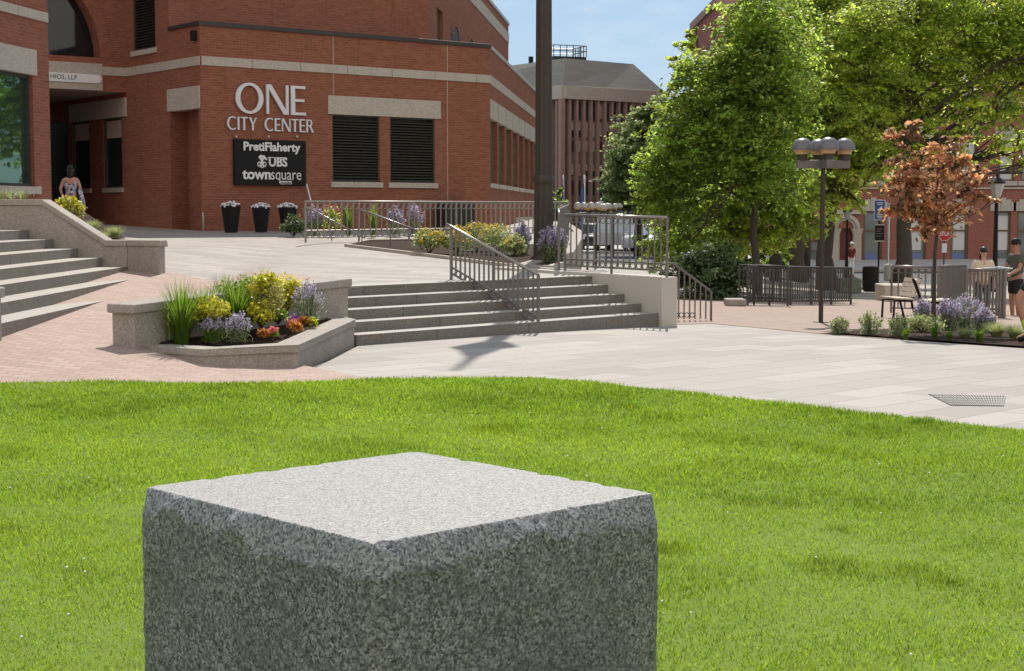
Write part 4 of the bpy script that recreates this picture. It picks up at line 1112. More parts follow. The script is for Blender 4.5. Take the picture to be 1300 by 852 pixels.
for k, h in enumerate(gnd):
    w_ = rwin(h, True, 0)
    bp = MB(); WW.slab(bp, h[0] + .14, h[1] - .14, h[2] + .14, h[2] + .6, -.215, -.20); obj('poster_strip', bp, basic('poster_blue', (.15, .19, .36), .5, .15, 3, 0) if k == 0 else M['posterb'], w_) if k < 3 else None
    if k == 0: M['posterb'] = bpy.data.materials['poster_blue']
    if k in (1, 2, 3):
        bl_ = MB(); WW.slab(bl_, h[0] + .2, h[0] + .95, h[2] + .8, h[3] - .3, -.215, -.20); obj('display_panel', bl_, M['blindw'], w_)
for k, h in enumerate(up1): rwin(h, True, 2 if k in (4,) else (1 if k in (3, 5) else 0))
for k, h in enumerate(up2): rwin(h, True, k % 2)
for h in lowd: rwin(h, False)
# arched stone doorway with clustered columns
am = MB(); uc_ = (dr[0] + dr[1]) / 2; hw_ = (dr[1] - dr[0]) / 2
for k in range(16):
    a0, a1 = math.pi * k / 16, math.pi * (k + 1) / 16
    for r0, r1, o in ((1.0, 1.35, .12), (1.352, 1.8, .25)):
        am.extr([WW.pt(uc_ + hw_ * rr * math.cos(t), dr[3] + hw_ * rr * math.sin(t), .01) for rr, t in ((r0, a0), (r1, a0), (r1, a1), (r0, a1))], (0, -o, 0))
WW.slab(am, uc_ - hw_ * 1.9, uc_ + hw_ * 1.9, dr[3] + hw_ * 1.81, dr[3] + hw_ * 2.3, .0, .2)
obj('door_arch', am, M['cast'], rb)
for s in (-1, 1):
    for k in range(2):
        cm_ = MB(); cx_ = uc_ + s * hw_ * (1.18 + .42 * k); cm_.lathe([(.30, Z(350)), (.30, Z(350) + .3), (.2, Z(350) + .4), (.18, dr[3] - .4), (.28, dr[3] - .1), (.3, dr[3])], (cx_, YR - .3, 0), 10); obj('column', cm_, M['cast'], rb, smooth=40)
dm = MB(); WW.slab(dm, dr[0], dr[1], dr[2], dr[3], -.35, -.3); obj('door', dm, basic('door_red', (.22, .05, .04), .5, .2, 2, 0), rb)
# brick chunk of a taller block rising behind the trees
tb2 = thing('brick_tower', 'taller dark red brick block whose top corner shows above the lime green tree', 'building', (28, 138, -4))
WT = Wall((at(912, 10, 138).x, 138), (1, .05), (0, -1)); mb = MB(); zt2 = at(912, 6, 138).z
WT.panel(mb, 0, 30, -5, zt2, [(u_, u_ + 1.2, z_, z_ + 2.2) for u_ in (3, 6.5, 10, 13.5, 17, 20.5, 24) for z_ in (0, 4, 8, 12)], .3); mb.poly([WT.pt(0, -5), WT.pt(0, -5, -20), WT.pt(0, zt2, -20), WT.pt(0, zt2)]); obj('wall', mb, M['brick_red'], tb2)
mb = MB(); WT.slab(mb, -.25, 30, zt2, zt2 + .7, -20, .25); obj('parapet', mb, M['brick_far'], tb2)
mb = MB()
WT.slab(mb, 2, 28, 0, 15, -.4, -.32); obj('window', mb, M['glass_dark'], tb2)
# ------------------------------------------------------------------ foliage
M['lf_lime'] = leaf('leaf_lime', (.125, .18, .034), (.53, .67, .11), .57, .45, .35)
M['lf_green'] = leaf('leaf_green', (.15, .19, .04), (.72, .82, .14), .6, .42, .4)
M['lf_grey'] = leaf('leaf_grey_green', (.16, .20, .085), (.46, .55, .18), .42, .5, .3)
M['lf_dark'] = leaf('leaf_dark', (.075, .11, .04), (.20, .27, .07), .3, .5, .3)
M['lf_bronze'] = leaf('leaf_copper', (.33, .165, .09), (.72, .41, .18), .5, .4, .45)
M['lf_yellow'] = leaf('leaf_yellow', (.48, .44, .04), (.80, .74, .07), .45, .45, .3)
M['lf_cream'] = leaf('leaf_variegated', (.46, .42, .14), (.72, .66, .2), .4, .5, .3)
M['lf_bright'] = leaf('leaf_bright', (.10, .17, .02), (.35, .50, .05), .5, .45, .3)
M['lf_blade'] = leaf('leaf_blade', (.075, .14, .015), (.24, .38, .03), .5, .35, .5)
M['lf_pale'] = leaf('leaf_pale', (.30, .34, .14), (.52, .56, .22), .45, .5, .3)
M['lf_silver'] = leaf('leaf_silver', (.26, .30, .18), (.42, .48, .24), .4, .6, .25)
M['fl_lav'] = leaf('flower_lavender', (.50, .43, .55), (.66, .58, .72), .4, .6, .2)
M['fl_yel'] = leaf('flower_yellow', (.62, .46, .06), (.75, .58, .1), .35, .6, .2)
M['fl_pink'] = leaf('flower_pink', (.70, .15, .20), (.8, .25, .25), .35, .6, .2)
M['fl_orange'] = leaf('flower_orange', (.55, .22, .04), (.7, .35, .06), .35, .6, .2)
M['fl_white'] = leaf('flower_white', (.75, .75, .72), (.8, .8, .76), .35, .6, .2)
M['fl_purple'] = leaf('flower_purple', (.16, .06, .26), (.3, .1, .45), .35, .6, .2)

def leaf_cloud(P, size, up=.8, spread=.6, out=None, tintsd=.18, asp=.5, fold=.0, rg=None):
    """P (n,3) leaf centres -> quads"""
    n = len(P)
    N = rg.normal(0, spread, (n, 3)); N[:, 2] += up
    if out is not None: N += out * .35
    N /= np.linalg.norm(N, axis=1)[:, None] + 1e-9
    a = rg.normal(0, 1, (n, 3)); T = np.cross(N, a); T /= np.linalg.norm(T, axis=1)[:, None] + 1e-9
    B = np.cross(N, T); s = size * rg.uniform(.6, 1.3, n)[:, None]
    co = np.stack([P - T * s, P + B * s * asp - T * s * .1, P + T * s - N * s * .15, P - B * s * asp - T * s * .1], 1)
    t = np.clip(rg.normal(1, tintsd, (n, 1)), .35, 2) * np.ones((n, 3)); t[:, 0] *= 1 + rg.normal(0, .10, n)
    return co, np.repeat(t, 4, axis=0)
def quads_obj(name, co, tint, mat, parent):
    n = len(co)
    return raw(name, co.reshape(-1, 3), 4, np.arange(n * 4), mat, parent, tint)
def limb(mb, a, b, r0, r1, rnd, bend=.12, n=6, sides=7):
    a, b = V(a), V(b); L = (b - a).length; pts = []; rr = []
    off = V((rnd.uniform(-1, 1), rnd.uniform(-1, 1), rnd.uniform(-.2, .6))) * L * bend
    for k in range(n + 1):
        t = k / n; pts.append(a.lerp(b, t) + off * math.sin(math.pi * t) + V((rnd.uniform(-1, 1), rnd.uniform(-1, 1), 0)) * L * .012); rr.append(r0 + (r1 - r0) * t)
    mb.tube(pts, rr, sides); return pts
def tree(name, label, cat, base, lobes, D, nleaf, lsize, mat, r_trunk, seed, group=None, clump=70, tilt=(0, 0), depthk=1.0, sig=.17, up=.8, flat=.55, dscale=1, limbs=True, ve=.8):
    """lobes: (px,py,rx,ry[,dD]) crown lobes measured in the photograph at distance D"""
    rg = np.random.default_rng(seed); rnd = random.Random(seed)
    base = V(base); root = thing(name, label, cat, base, 0, group)
    L = []
    for lb in lobes:
        px, py, rx, ry = lb[:4]; dd = lb[4] if len(lb) > 4 else 0
        c = at(px, py, D + dd); k = (D + dd) / F
        L.append((np.array(c), rx * k, (rx + ry) / 2 * k * depthk, ry * k))
    tb_ = MB()
    top = np.mean([l[0] for l in L], axis=0); ztop = max(l[0][2] + l[3] * .6 for l in L)
    hi = V((base.x * .6 + top[0] * .4, base.y * .6 + top[1] * .4, ztop))
    # trunk
    pts = []; rr = []
    for k in range(11):
        t = k / 10; p = base.lerp(hi, t) + V((rnd.uniform(-1, 1), rnd.uniform(-1, 1), 0)) * r_trunk * .5 * (k > 0); pts.append(p)
        rr.append(r_trunk * (1.35 if k == 0 else 1 - .82 * t))
    tb_.tube(pts, rr, 10)
    P = []; O = []; T = []
    vol = [l[1] * l[2] * l[3] for l in L]; vs = sum(v ** ve for v in vol)
    for l, v in zip(L, vol):
        c, rx, ry, rz = l; n = int(nleaf * v ** ve / vs); m = max(5, n // clump)
        d = rg.normal(0, 1, (m, 3)); d /= np.linalg.norm(d, axis=1)[:, None]
        r = rg.uniform(0.02, 1, m) ** .42
        cc = c + d * r[:, None] * np.array([rx, ry, rz])
        s = sig * (rx + ry + rz) / 3
        if limbs:      # one bough per lobe, then branches fanning out inside it
            e = V(c) - V((0, 0, rz * .25)); hd = (e.xy - base.xy).length
            t = max(.34 + rnd.uniform(-.05, .16), min(.92, (e.z - hd * .6 - base.z) / max(.1, hi.z - base.z)))
            q = base.lerp(hi, t); r0 = r_trunk * (1 - .82 * t) * .45
            lp_ = limb(tb_, q, e, r0, r0 * .45, rnd, .16, 7, 6)
            for j in range(min(m, 11)):
                e2 = V(cc[rnd.randrange(m)]); s0 = lp_[rnd.choice((4, 5, 6, 7))]
                l2 = limb(tb_, s0, e2, r0 * .38, .012, rnd, .16, 5, 5)
                for jj in range(2):
                    e3 = V(cc[rnd.randrange(m)])
                    if (e3 - l2[3]).length < (rx + rz) * .5: limb(tb_, l2[3], e3, r0 * .16, .008, rnd, .15, 3, 4)
        for j in range(m):      # each clump is a flattened spray tipped outwards, with bare air between sprays
            k = max(3, int(n / m * rnd.uniform(.4, 1.7)))
            sc = s * rnd.uniform(.65, 1.35)
            ax = d[j] * np.array([1, 1, .45]) + rg.normal(0, .45, 3) * np.array([1, 1, .5]); ax /= np.linalg.norm(ax) + 1e-6
            lr = np.cross(ax, [0, 0, 1.0]); lr /= np.linalg.norm(lr) + 1e-6
            u = rg.uniform(-.7, 1.6, k); w = rg.normal(0, .42, k) * (1.25 - .55 * np.clip(u, 0, 1.6) / 1.6)
            g = (ax * u[:, None] + lr * w[:, None]) * sc * 1.25
            g[:, 2] += rg.normal(0, flat * .42, k) * sc - .16 * np.clip(u, 0, 2) ** 2 * sc - .22 * np.abs(w) * sc
            P.append(cc[j] + g); O.append(np.repeat(d[j][None], k, 0)); T.append(np.full(k, np.clip(rnd.gauss(1, .27), .45, 1.7)))
    P = np.concatenate(P); O = np.concatenate(O); T = np.concatenate(T)
    co, tint = leaf_cloud(P, lsize, up, .55, O, .30, .55, 0, rg); tint = tint * np.repeat(T, 4)[:, None]
    obj('trunk', tb_, M['bark'], root, smooth=True, weld=False)
    quads_obj('crown', co, tint, M[mat], root)
    return root
def tb(px, py): p = G(px, py); return V((p.x, p.y, p.z - .03))
def tbD(px, D): x = at(px, 350, D).x; return V((x, D, gz(x, D) - .03))
tree('street_tree', 'big lime green tree with a thin dark stem, foremost of the street trees', 'tree', tbD(962, 47),
     [(950, 42, 30, 36), (970, 25, 45, 45), (905, 95, 32, 36), (945, 100, 45, 50), (990, 85, 45, 50), (875, 130, 32, 34), (915, 150, 42, 40), (965, 160, 50, 45), (850, 180, 30, 30), (838, 222, 34, 30), (885, 205, 42, 36), (935, 215, 45, 38), (828, 250, 26, 26), (858, 262, 36, 30), (845, 305, 32, 28), (985, 215, 45, 40), (880, 300, 26, 24), (870, 100, 16, 20), (1005, 140, 26, 30)], 47, 50000, .078, 'lf_lime', .13, 21, clump=44, sig=.36, flat=.3, depthk=1.3)
tree('street_tree', 'tall mid green tree directly behind the dome lamp', 'tree', tbD(1052, 58),
     [(1040, 10, 55, 40), (1085, 30, 45, 45), (1050, 75, 50, 40), (1095, 95, 45, 40), (1030, 130, 45, 38), (1075, 150, 45, 36), (1110, 160, 36, 34), (1015, 190, 42, 34), (1060, 205, 40, 32), (1100, 205, 40, 26), (1035, 245, 36, 28), (1075, 245, 22, 22), (1000, 235, 36, 28), (1125, 60, 36, 50), (1030, -40, 70, 40)], 58, 46000, .092, 'lf_green', .34, 22, clump=44, sig=.36, flat=.3, depthk=1.1)
tree('street_tree', 'broad green tree whose boughs hang over the red brick facade', 'tree', tbD(1140, 54),
     [(1150, 20, 50, 40), (1100, 40, 42, 40), (1085, 100, 40, 36), (1060, 60, 36, 40), (1100, 150, 36, 30), (1200, 30, 50, 40), (1250, 25, 45, 40), (1295, 30, 40, 45), (1165, 80, 48, 36), (1215, 85, 45, 34), (1262, 80, 42, 30), (1300, 95, 30, 36), (1145, 130, 40, 32), (1190, 135, 45, 28), (1240, 130, 42, 24), (1280, 140, 34, 26), (1150, 185, 36, 26), (1195, 180, 34, 22), (1235, 175, 30, 18), (1262, 195, 20, 18), (1292, 180, 20, 28), (1300, 215, 14, 18), (1120, 205, 26, 20), (1220, -40, 90, 45), (1330, 40, 50, 80)], 54, 52000, .084, 'lf_green', .30, 23, clump=44, sig=.36, flat=.3, depthk=1.1)
tree('street_tree', 'grey green tree in front of the distant brown office block', 'tree', tbD(812, 84),
     [(814, 190, 34, 48), (798, 224, 30, 36), (838, 145, 30, 28), (814, 160, 22, 24), (844, 220, 40, 40), (780, 246, 18, 16), (820, 255, 42, 20)], 84, 26000, .115, 'lf_grey', .26, 24, clump=40, sig=.26, flat=.32, depthk=.9)
tree('street_tree', 'tall added tree mostly hidden behind the two trees nearest the dome lamp', 'tree', tbD(1015, 70),  # added behind the others to show in the wing window's reflection
     [(990, 120, 85, 100), (1060, 150, 85, 80), (1120, 110, 80, 90), (985, 215, 60, 50)], 70, 24000, .13, 'lf_green', .36, 30, clump=44, sig=.14, flat=.38, depthk=.6)
tree('street_tree', 'sparse tree top poking into the sky beyond the lime green tree', 'tree', tbD(885, 110),
     [(868, 62, 14, 20), (880, 45, 12, 14), (858, 82, 14, 14), (890, 90, 30, 40), (900, 160, 40, 60)], 110, 5200, .17, 'lf_green', .25, 25, sig=.22)
tree('street_tree', 'dark shaded low tree under the lime green crown behind the fence', 'tree', tbD(925, 50),
     [(900, 262, 60, 40), (960, 265, 60, 38), (1010, 270, 45, 35), (930, 300, 70, 28), (870, 290, 40, 34), (985, 235, 50, 30), (930, 235, 50, 30)], 50, 20000, .085, 'lf_green', .12, 26, clump=26, sig=.24, depthk=.7)
tree('small_tree', 'small tree with brilliant sunlit yellow green leaves seen under the dark crowns', 'tree', tbD(978, 72),
     [(965, 318, 22, 22), (990, 312, 26, 26), (975, 335, 24, 18)], 72, 3600, .10, 'lf_bright', .12, 27, sig=.2)
tree('small_tree', 'small yellow green tree just right of the tall mast', 'tree', tbD(708, 66),
     [(706, 258, 11, 18), (702, 275, 12, 14), (712, 268, 8, 12)], 66, 1500, .09, 'lf_bright', .08, 28, sig=.25)
tree('copper_tree', 'young tree with copper and orange leaves growing from the lavender bed', 'tree', tb(1185, 424),
     [(1178, 240, 50, 42), (1148, 172, 22, 20), (1155, 205, 30, 24), (1212, 196, 26, 26), (1225, 228, 24, 24), (1150, 225, 26, 22), (1150, 260, 22, 20), (1195, 268, 34, 26), (1245, 250, 10, 8), (1242, 215, 12, 8), (1260, 252, 9, 6), (1180, 290, 22, 14)], G(1185, 424).y, 4000, .053, 'lf_bronze', .04, 31, clump=22, sig=.25, up=.5, ve=.62)
def shrub(name, label, base, lobes, D, n, ls, mat, seed, group=None, up=.6, cat='shrub', sig=.2, clump=40):
    return tree(name, label, cat, base, lobes, D, n, ls, mat, .02, seed, group, clump, sig=sig, up=up, limbs=False)
tree('evergreen_shrub', 'large dark evergreen shrub at the left end of the shaded dark fence', 'shrub', tbD(905, 41.5),
     [(905, 348, 36, 36), (880, 354, 26, 30), (928, 352, 20, 34), (895, 325, 24, 24), (862, 352, 14, 24), (940, 340, 12, 24)], 41.5, 8000, .06, 'lf_dark', .06, 33, sig=.36, flat=.4, clump=34)
for k, (px, D) in enumerate(((985, 66), (890, 70), (942, 75), (1022, 80), (853, 80))):
    r_ = thing('tree_trunk', ['dark straight trunk in front of the brilliant yellow green small tree', 'dark trunk left of the traffic light', 'dark slim trunk half hidden by the evergreen shrub', 'brown trunk between the dome lamp and the yellow green small tree', 'thin dark trunk under the lower left of the lime green tree'][k], 'tree', tbD(px, D))
    mb = MB(); b_ = tbD(px, D); mb.tube([b_, b_ + V((.05, 0, 2)), b_ + V((-.05, .1, 4.2)), b_ + V((.1, .1, 6))], [.28, .2, .17, .13], 8); obj('trunk', mb, M['bark'], r_, smooth=True)

# ------------------------------------------------------------------ border plants
def blade_plant(name, label, base, n, h, spread, w, mat, seed, cat='plant', group=None, droop=.5, parent=None, part='blades'):
    rg = np.random.default_rng(seed); root = parent or thing(name, label, cat, base, 0, group); b = np.array(base)
    a = rg.uniform(0, 2 * np.pi, n); L = h * rg.uniform(.55, 1.1, n); s = spread * rg.uniform(.2, 1, n); rr = rg.uniform(0, .25, n) * spread
    d = np.stack([np.cos(a), np.sin(a), np.zeros(n)], 1); side = np.stack([-np.sin(a), np.cos(a), np.zeros(n)], 1)
    K = 5; co = np.empty((n, K * 2, 3))
    for k in range(K):
        t = k / (K - 1); r_ = rr + s * t ** 1.7; z = L * (t - droop * .45 * (s / spread) * t ** 3)
        c = b + d * r_[:, None]; c = c + np.stack([np.zeros(n), np.zeros(n), z], 1)
        ww = w * (1 - t * .92) * rg.uniform(.9, 1.1, n)
        co[:, 2 * k] = c - side * ww[:, None] / 2; co[:, 2 * k + 1] = c + side * ww[:, None] / 2
    q = np.array([[2 * k, 2 * k + 1, 2 * k + 3, 2 * k + 2] for k in range(K - 1)])
    idx = (np.arange(n)[:, None, None] * K * 2 + q[None]).ravel()
    t = np.repeat(np.clip(rg.normal(1, .2, (n, 1)), .4, 1.8), K * 2, axis=0) * np.ones((1, 3))
    raw(part, co.reshape(-1, 3), 4, idx, M[mat], root, t)
    return root
def bush(name, label, base, rx, rz, n, ls, mat, seed, cat='shrub', group=None, flowers=None, up=.5, ry=None, stems=True):
    """rounded low bush of individual leaves on visible stems; flowers=(mat,n,size)"""
    rg = np.random.default_rng(seed); rnd = random.Random(seed); root = thing(name, label, cat, base, 0, group); b = np.array(base); ry = ry or rx
    m = max(8, n // 26)
    d = rg.normal(0, 1, (m, 3)); d[:, 2] = np.abs(d[:, 2]) * 1.1 - .25; d /= np.linalg.norm(d, axis=1)[:, None]
    r = rg.uniform(.25, 1, m) ** .5 * rg.uniform(.85, 1.1, m)
    cc = b + np.array([0, 0, rz * .45]) + d * r[:, None] * np.array([rx, ry, rz * .55])
    P = (cc[:, None] + rg.normal(0, 1, (m, n // m, 3)) * np.array([rx, ry, rz * .6]) * .17).reshape(-1, 3)
    P = P[P[:, 2] > b[2] + .005]
    O = np.repeat(d, n // m, 0)[:len(P)]
    co, t = leaf_cloud(P, ls, up, .6, O, .2, .5, 0, rg); quads_obj('foliage', co, t, M[mat], root)
    if stems:
        mb = MB()
        for j in range(0, m, max(1, m // 14)): limb(mb, V(base), V(cc[j]), .008, .003, rnd, .1, 3, 4)
        obj('stems', mb, M['bark'], root, weld=False)
    if flowers:
        fm, fn, fs = flowers; d2 = rg.normal(0, 1, (fn, 3)); d2[:, 2] = np.abs(d2[:, 2]) + .35; d2 /= np.linalg.norm(d2, axis=1)[:, None]
        c = b + np.array([0, 0, rz * .45]) + d2 * np.array([rx, ry, rz * .62]) * rg.uniform(.9, 1.08, (fn, 1))
        P = (c[:, None] + rg.normal(0, 1, (fn, 7, 3)) * fs * .8).reshape(-1, 3)
        co, t = leaf_cloud(P, fs, .7, .5, None, .2, .8, 0, rg); quads_obj('bloom', co, t, M[fm], root)
    return root
def spikes(name, label, base, r, h, n, mat_l, mat_f, seed, cat='flowers', group=None, fsize=.014, leaves=500, ls=.022, frac=.34, ry=None):
    """upright flower spikes over a grey green mound"""
    rg = np.random.default_rng(seed); root = thing(name, label, cat, base, 0, group); b = np.array(base); ry = ry or r
    a = rg.uniform(0, 2 * np.pi, n); rr = np.sqrt(rg.uniform(0, 1, n)); foot = np.stack([np.cos(a) * rr * r * .45, np.sin(a) * rr * ry * .45, np.zeros(n)], 1)
    tip = np.stack([np.cos(a) * rr * r, np.sin(a) * rr * ry, h * (1 - .35 * rr ** 2) * rg.uniform(.8, 1.1, n)], 1)
    mb = MB()
    for f, t in zip(foot, tip): mb.tube([V(b + f), V(b + (f * .35 + t * .65)), V(b + t)], .003, 3, caps=False)
    obj('stems', mb, M['lfstem'], root, weld=False)
    k = 16; u = rg.uniform(1 - frac, 1.0, (n, k, 1)); P = (b + foot[:, None] * (1 - u) + tip[:, None] * u + rg.normal(0, 1, (n, k, 3)) * .011).reshape(-1, 3)
    co, t = leaf_cloud(P, fsize, .4, .8, None, .22, .8, 0, rg); quads_obj('bloom', co, t, M[mat_f], root)
    u = rg.uniform(.0, 1 - frac * .7, (leaves, 1)); j = rg.integers(0, n, leaves); P = b + foot[j] * (1 - u) + tip[j] * u + rg.normal(0, 1, (leaves, 3)) * .035; P[:, 2] = np.maximum(P[:, 2], b[2] + .01)
    co, t = leaf_cloud(P, ls, .4, .7, None, .2, .3, 0, rg); quads_obj('foliage', co, t, M[mat_l], root)
    return root
M['lfstem'] = basic('green_stem', (.10, .14, .05), .7, .2, 5, 0)
SP = lambda px, py: hit(px, py, SOIL, 14)
def PXM(p, k): return k * p.y / F      # pixels of the photograph at that distance -> metres

# middle planter
p = SP(231, 436); blade_plant('ornamental_grass', 'tall dark green grass tuft at the left end of the raised planter', p, 260, PXM(p, 84), PXM(p, 38), .022, 'lf_blade', 41)
for k, (px, py, hh, sp_) in enumerate(((262, 420, 62, 34), (300, 414, 70, 36), (325, 408, 66, 30), (285, 402, 55, 30))):
    p = SP(px, py); blade_plant('ornamental_grass', ['green grass tuft behind the left yellow shrub', 'tall green grass tuft between the left yellow shrub and the back wall of the planter', 'green grass tuft left of the cream variegated shrub', 'green grass tuft against the sloping back wall of the raised planter'][k], p, 190, PXM(p, hh), PXM(p, sp_), .018, 'lf_blade', 42 + k)
p = SP(268, 426); bush('yellow_shrub', 'low bright yellow leaved shrub at the left of the raised planter', p + V((0, 0, .12)), PXM(p, 24), PXM(p, 34), 1300, .026, 'lf_yellow', 51)
p = SP(312, 405); bush('green_shrub', 'loose mid green leafy plant with tiny white flowers against the planter back wall', p, PXM(p, 30), PXM(p, 52), 1500, .03, 'lf_bright', 50, flowers=('fl_white', 14, .012))
p = SP(216, 430); blade_plant('ornamental_grass', 'arching dry tipped grass at the far left corner of the raised planter', p, 110, PXM(p, 58), PXM(p, 34), .016, 'lf_pale', 49, droop=.9)
p = SP(336, 412); bush('variegated_shrub', 'tall cream and yellow variegated shrub in the middle of the raised planter', p, PXM(p, 23), PXM(p, 58), 2000, .026, 'lf_cream', 52, flowers=('lf_yellow', 60, .03))
p = SP(362, 398); bush('yellow_shrub', 'larger bright yellow green shrub at the right of the variegated shrub', p, PXM(p, 23), PXM(p, 46), 1700, .028, 'lf_yellow', 53)
p = SP(332, 418); bush('yellow_shrub', 'small yellow shrub at the foot of the variegated shrub', p, PXM(p, 20), PXM(p, 36), 900, .024, 'lf_yellow', 54)
p = SP(353, 412); bush('green_shrub', 'small fresh green mound beside the pink begonias', p, PXM(p, 11), PXM(p, 24), 500, .02, 'lf_bright', 55)
p = SP(270, 434); spikes('catmint', 'pale purple catmint in front of the left yellow shrub', p, PXM(p, 16), PXM(p, 34), 40, 'lf_bright', 'fl_lav', 56, leaves=700)
p = SP(303, 434); spikes('catmint', 'silvery lavender tipped catmint at the centre front of the raised planter', p, PXM(p, 17), PXM(p, 38), 40, 'lf_silver', 'fl_lav', 57, leaves=800)
p = SP(391, 407); spikes('catmint', 'tall catmint with lavender spikes at the right end of the raised planter', p, PXM(p, 20), PXM(p, 54), 40, 'lf_silver', 'fl_lav', 58, leaves=600)
for k, (px, py, mf, lab) in enumerate(((334, 431, 'fl_orange', 'orange begonia nearest the front coping of the raised planter'), (347, 429, 'fl_pink', 'pink begonia at the front coping of the raised planter'), (372, 419, 'fl_pink', 'pink begonia further right among the bedding flowers'), (376, 423, 'fl_orange', 'dull orange begonia in front of the right pink one'), (385, 416, 'fl_orange', 'orange brown begonia at the right of the bedding flowers'), (372, 413, 'fl_purple', 'tiny purple flower behind the right pink begonia'), (397, 417, 'lf_yellow', 'little yellow green seedling near the right coping'))):
    p = SP(px, py); bush('begonia', lab, p, PXM(p, 6.5), PXM(p, 11), 160, .022, 'fl_orange' if mf == 'fl_orange' else 'lf_green', 60 + k, 'flower', None, (mf, 16, .02), stems=False)
# bed round the mast on the upper plaza
BED = [UP(*q).xy for q in ((437, 312.5), (560, 327.5), (640, 338), (700, 341), (716, 336), (712, 322), (680, 312), (600, 303), (470, 305))]
sheet('mulch_bed', [(q.x, q.y) for q in BED], upz, .015, .5, M['soil'])
mb = MB()
for a, b in zip(BED[:4], BED[1:5]):
    d = (b - a).normalized(); nn = V((-d.y, d.x)); mb.prism([a, b, b + nn * .09, a + nn * .09], lambda x, y: upz(x, y) - .1, lambda x, y: upz(x, y) + .05)
struct('bed_kerb', mb, M['cast'])
for k, (px, py, rx, rh) in enumerate(((545, 323, 24, 34), (580, 324, 22, 38), (606, 320, 24, 40), (630, 324, 26, 42), (652, 326, 16, 30))):
    p = UP(px, py); bush('yarrow', ['yellow flowered yarrow at the left end of the bed by the top of the steps', 'yarrow with flat yellow heads behind the upper post of the stair railing', 'yarrow with many yellow heads, second from the right clump in the bed', 'fullest pale green yarrow clump left of the tall mast', 'small grey green yarrow nearest the tall mast'][k], p, PXM(p, rx * .9), PXM(p, rh * .85), 1100, .036, 'lf_pale', 70 + k, 'flowers', None, ('fl_yel', (46, 40, 44, 30, 8)[k], .03))
for k, (px, py, r, h) in enumerate(((664, 324, 12, 42), (697, 334, 16, 46), (708, 332, 13, 44))):
    p = UP(px, py); spikes('lavender', ['lavender clump left of the tall mast', 'big lavender clump right of the foot of the tall mast', 'lavender clump beside the corner post of the guard railing'][k], p, PXM(p, r), PXM(p, h), 70, 'lf_silver', 'fl_lav', 80 + k, leaves=900, fsize=.026, ls=.035)
# border along the facade
for k, (px, D, lab, kind) in enumerate(((372, 41.5, 'low dull green shrub in front of the rightmost black flower pot', 'b'), (420, 42, 'pink flowered plant behind the left end of the ring railing', 'p'), (442, 42.5, 'tall iris with green sword leaves behind the ring railing', 'i'), (474, 42, 'brightest clump of green sword leaves behind the ring railing', 'i'), (503, 43, 'pale purple spires left of the utility cabinet', 'l'), (528, 44, 'pale purple spires close against the utility cabinet', 'l'), (400, 42, 'grey green catmint at the left end of the facade border', 'l'))):
    x = at(px, 290, D).x; p = V((x, D, upz(x, D)))
    if kind == 'b': bush('low_shrub', lab, p, PXM(p, 17), PXM(p, 24), 900, .045, 'lf_dark', 90 + k)
    elif kind == 'i': blade_plant('iris', lab, p, 70, PXM(p, 46), PXM(p, 12), .05, 'lf_bright' if px == 474 else 'lf_blade', 90 + k)
    elif kind == 'p': bush('pink_flower', lab, p, PXM(p, 14), PXM(p, 36), 500, .05, 'lf_green', 90 + k, 'flowers', None, ('fl_pink', 14, .03))
    else: spikes('lavender', lab, p, PXM(p, 12), PXM(p, 40), 40, 'lf_silver', 'fl_lav', 90 + k, leaves=400, fsize=.035, ls=.05)
# left planter wall
LS = lambda x, y: 1.12 + max(0, min(.75, (-7.0 - x) * .62))
p = V((at(86, 262, 30).x, 30, 1.55)); p.z = at(86, 283, 30).z; bush('yellow_shrub', 'pale yellow flowering shrub behind the sloping coping of the left planter wall', p, PXM(p, 18), PXM(p, 28), 1100, .035, 'lf_cream', 101, flowers=('lf_yellow', 60, .04))
for k, (px, py, D) in enumerate(((118, 291, 29.6), (146, 298, 28.6))):
    p = V((at(px, py, D).x, D, at(px, py, D).z - .05)); blade_plant('ornamental_grass', ['low pale grass halfway along the left planter wall', 'low pale grass near the corner pier of the left planter wall'][k], p, 260, PXM(p, 17), PXM(p, 18), .014, 'lf_pale', 202 + k)
p = V((at(133, 296, 29).x, 29, 1.15)); blade_plant('ornamental_grass', 'low pale green grass at the right end of the left planter wall', p, 300, PXM(p, 20), PXM(p, 20), .014, 'lf_pale', 102)
p = V((at(104, 285, 29.4).x, 29.4, 1.3)); bush('yellow_shrub', 'little yellow sprig beside the pale yellow shrub on the left planter wall', p, PXM(p, 5), PXM(p, 12), 120, .03, 'lf_yellow', 103)
for k, px in enumerate((2, 14, 27)):
    p = V((at(px, 250, 28.6).x, 28.6, 1.9)); blade_plant('white_flowering_grass', ['wispy green plant with white flowers at the far left of the planter wall', 'wispy green plant with white flowers, second from the left on the planter wall', 'spiky green plant with white flowers nearest the brick corner'][k], p, 60, PXM(p, 20), PXM(p, 14), .02, 'lf_pale', 104 + k)
    rg = np.random.default_rng(k); P = np.array(p) + rg.normal(0, 1, (40, 3)) * np.array([.09, .09, .05]) + np.array([0, 0, .16]); co, t = leaf_cloud(P, .012, .7, .5, None, .1, .8, 0, rg)
    quads_obj('bloom', co, t, M['fl_white'], [o for o in bpy.data.objects if o.name.startswith('white_flowering_grass') and not o.parent][-1])
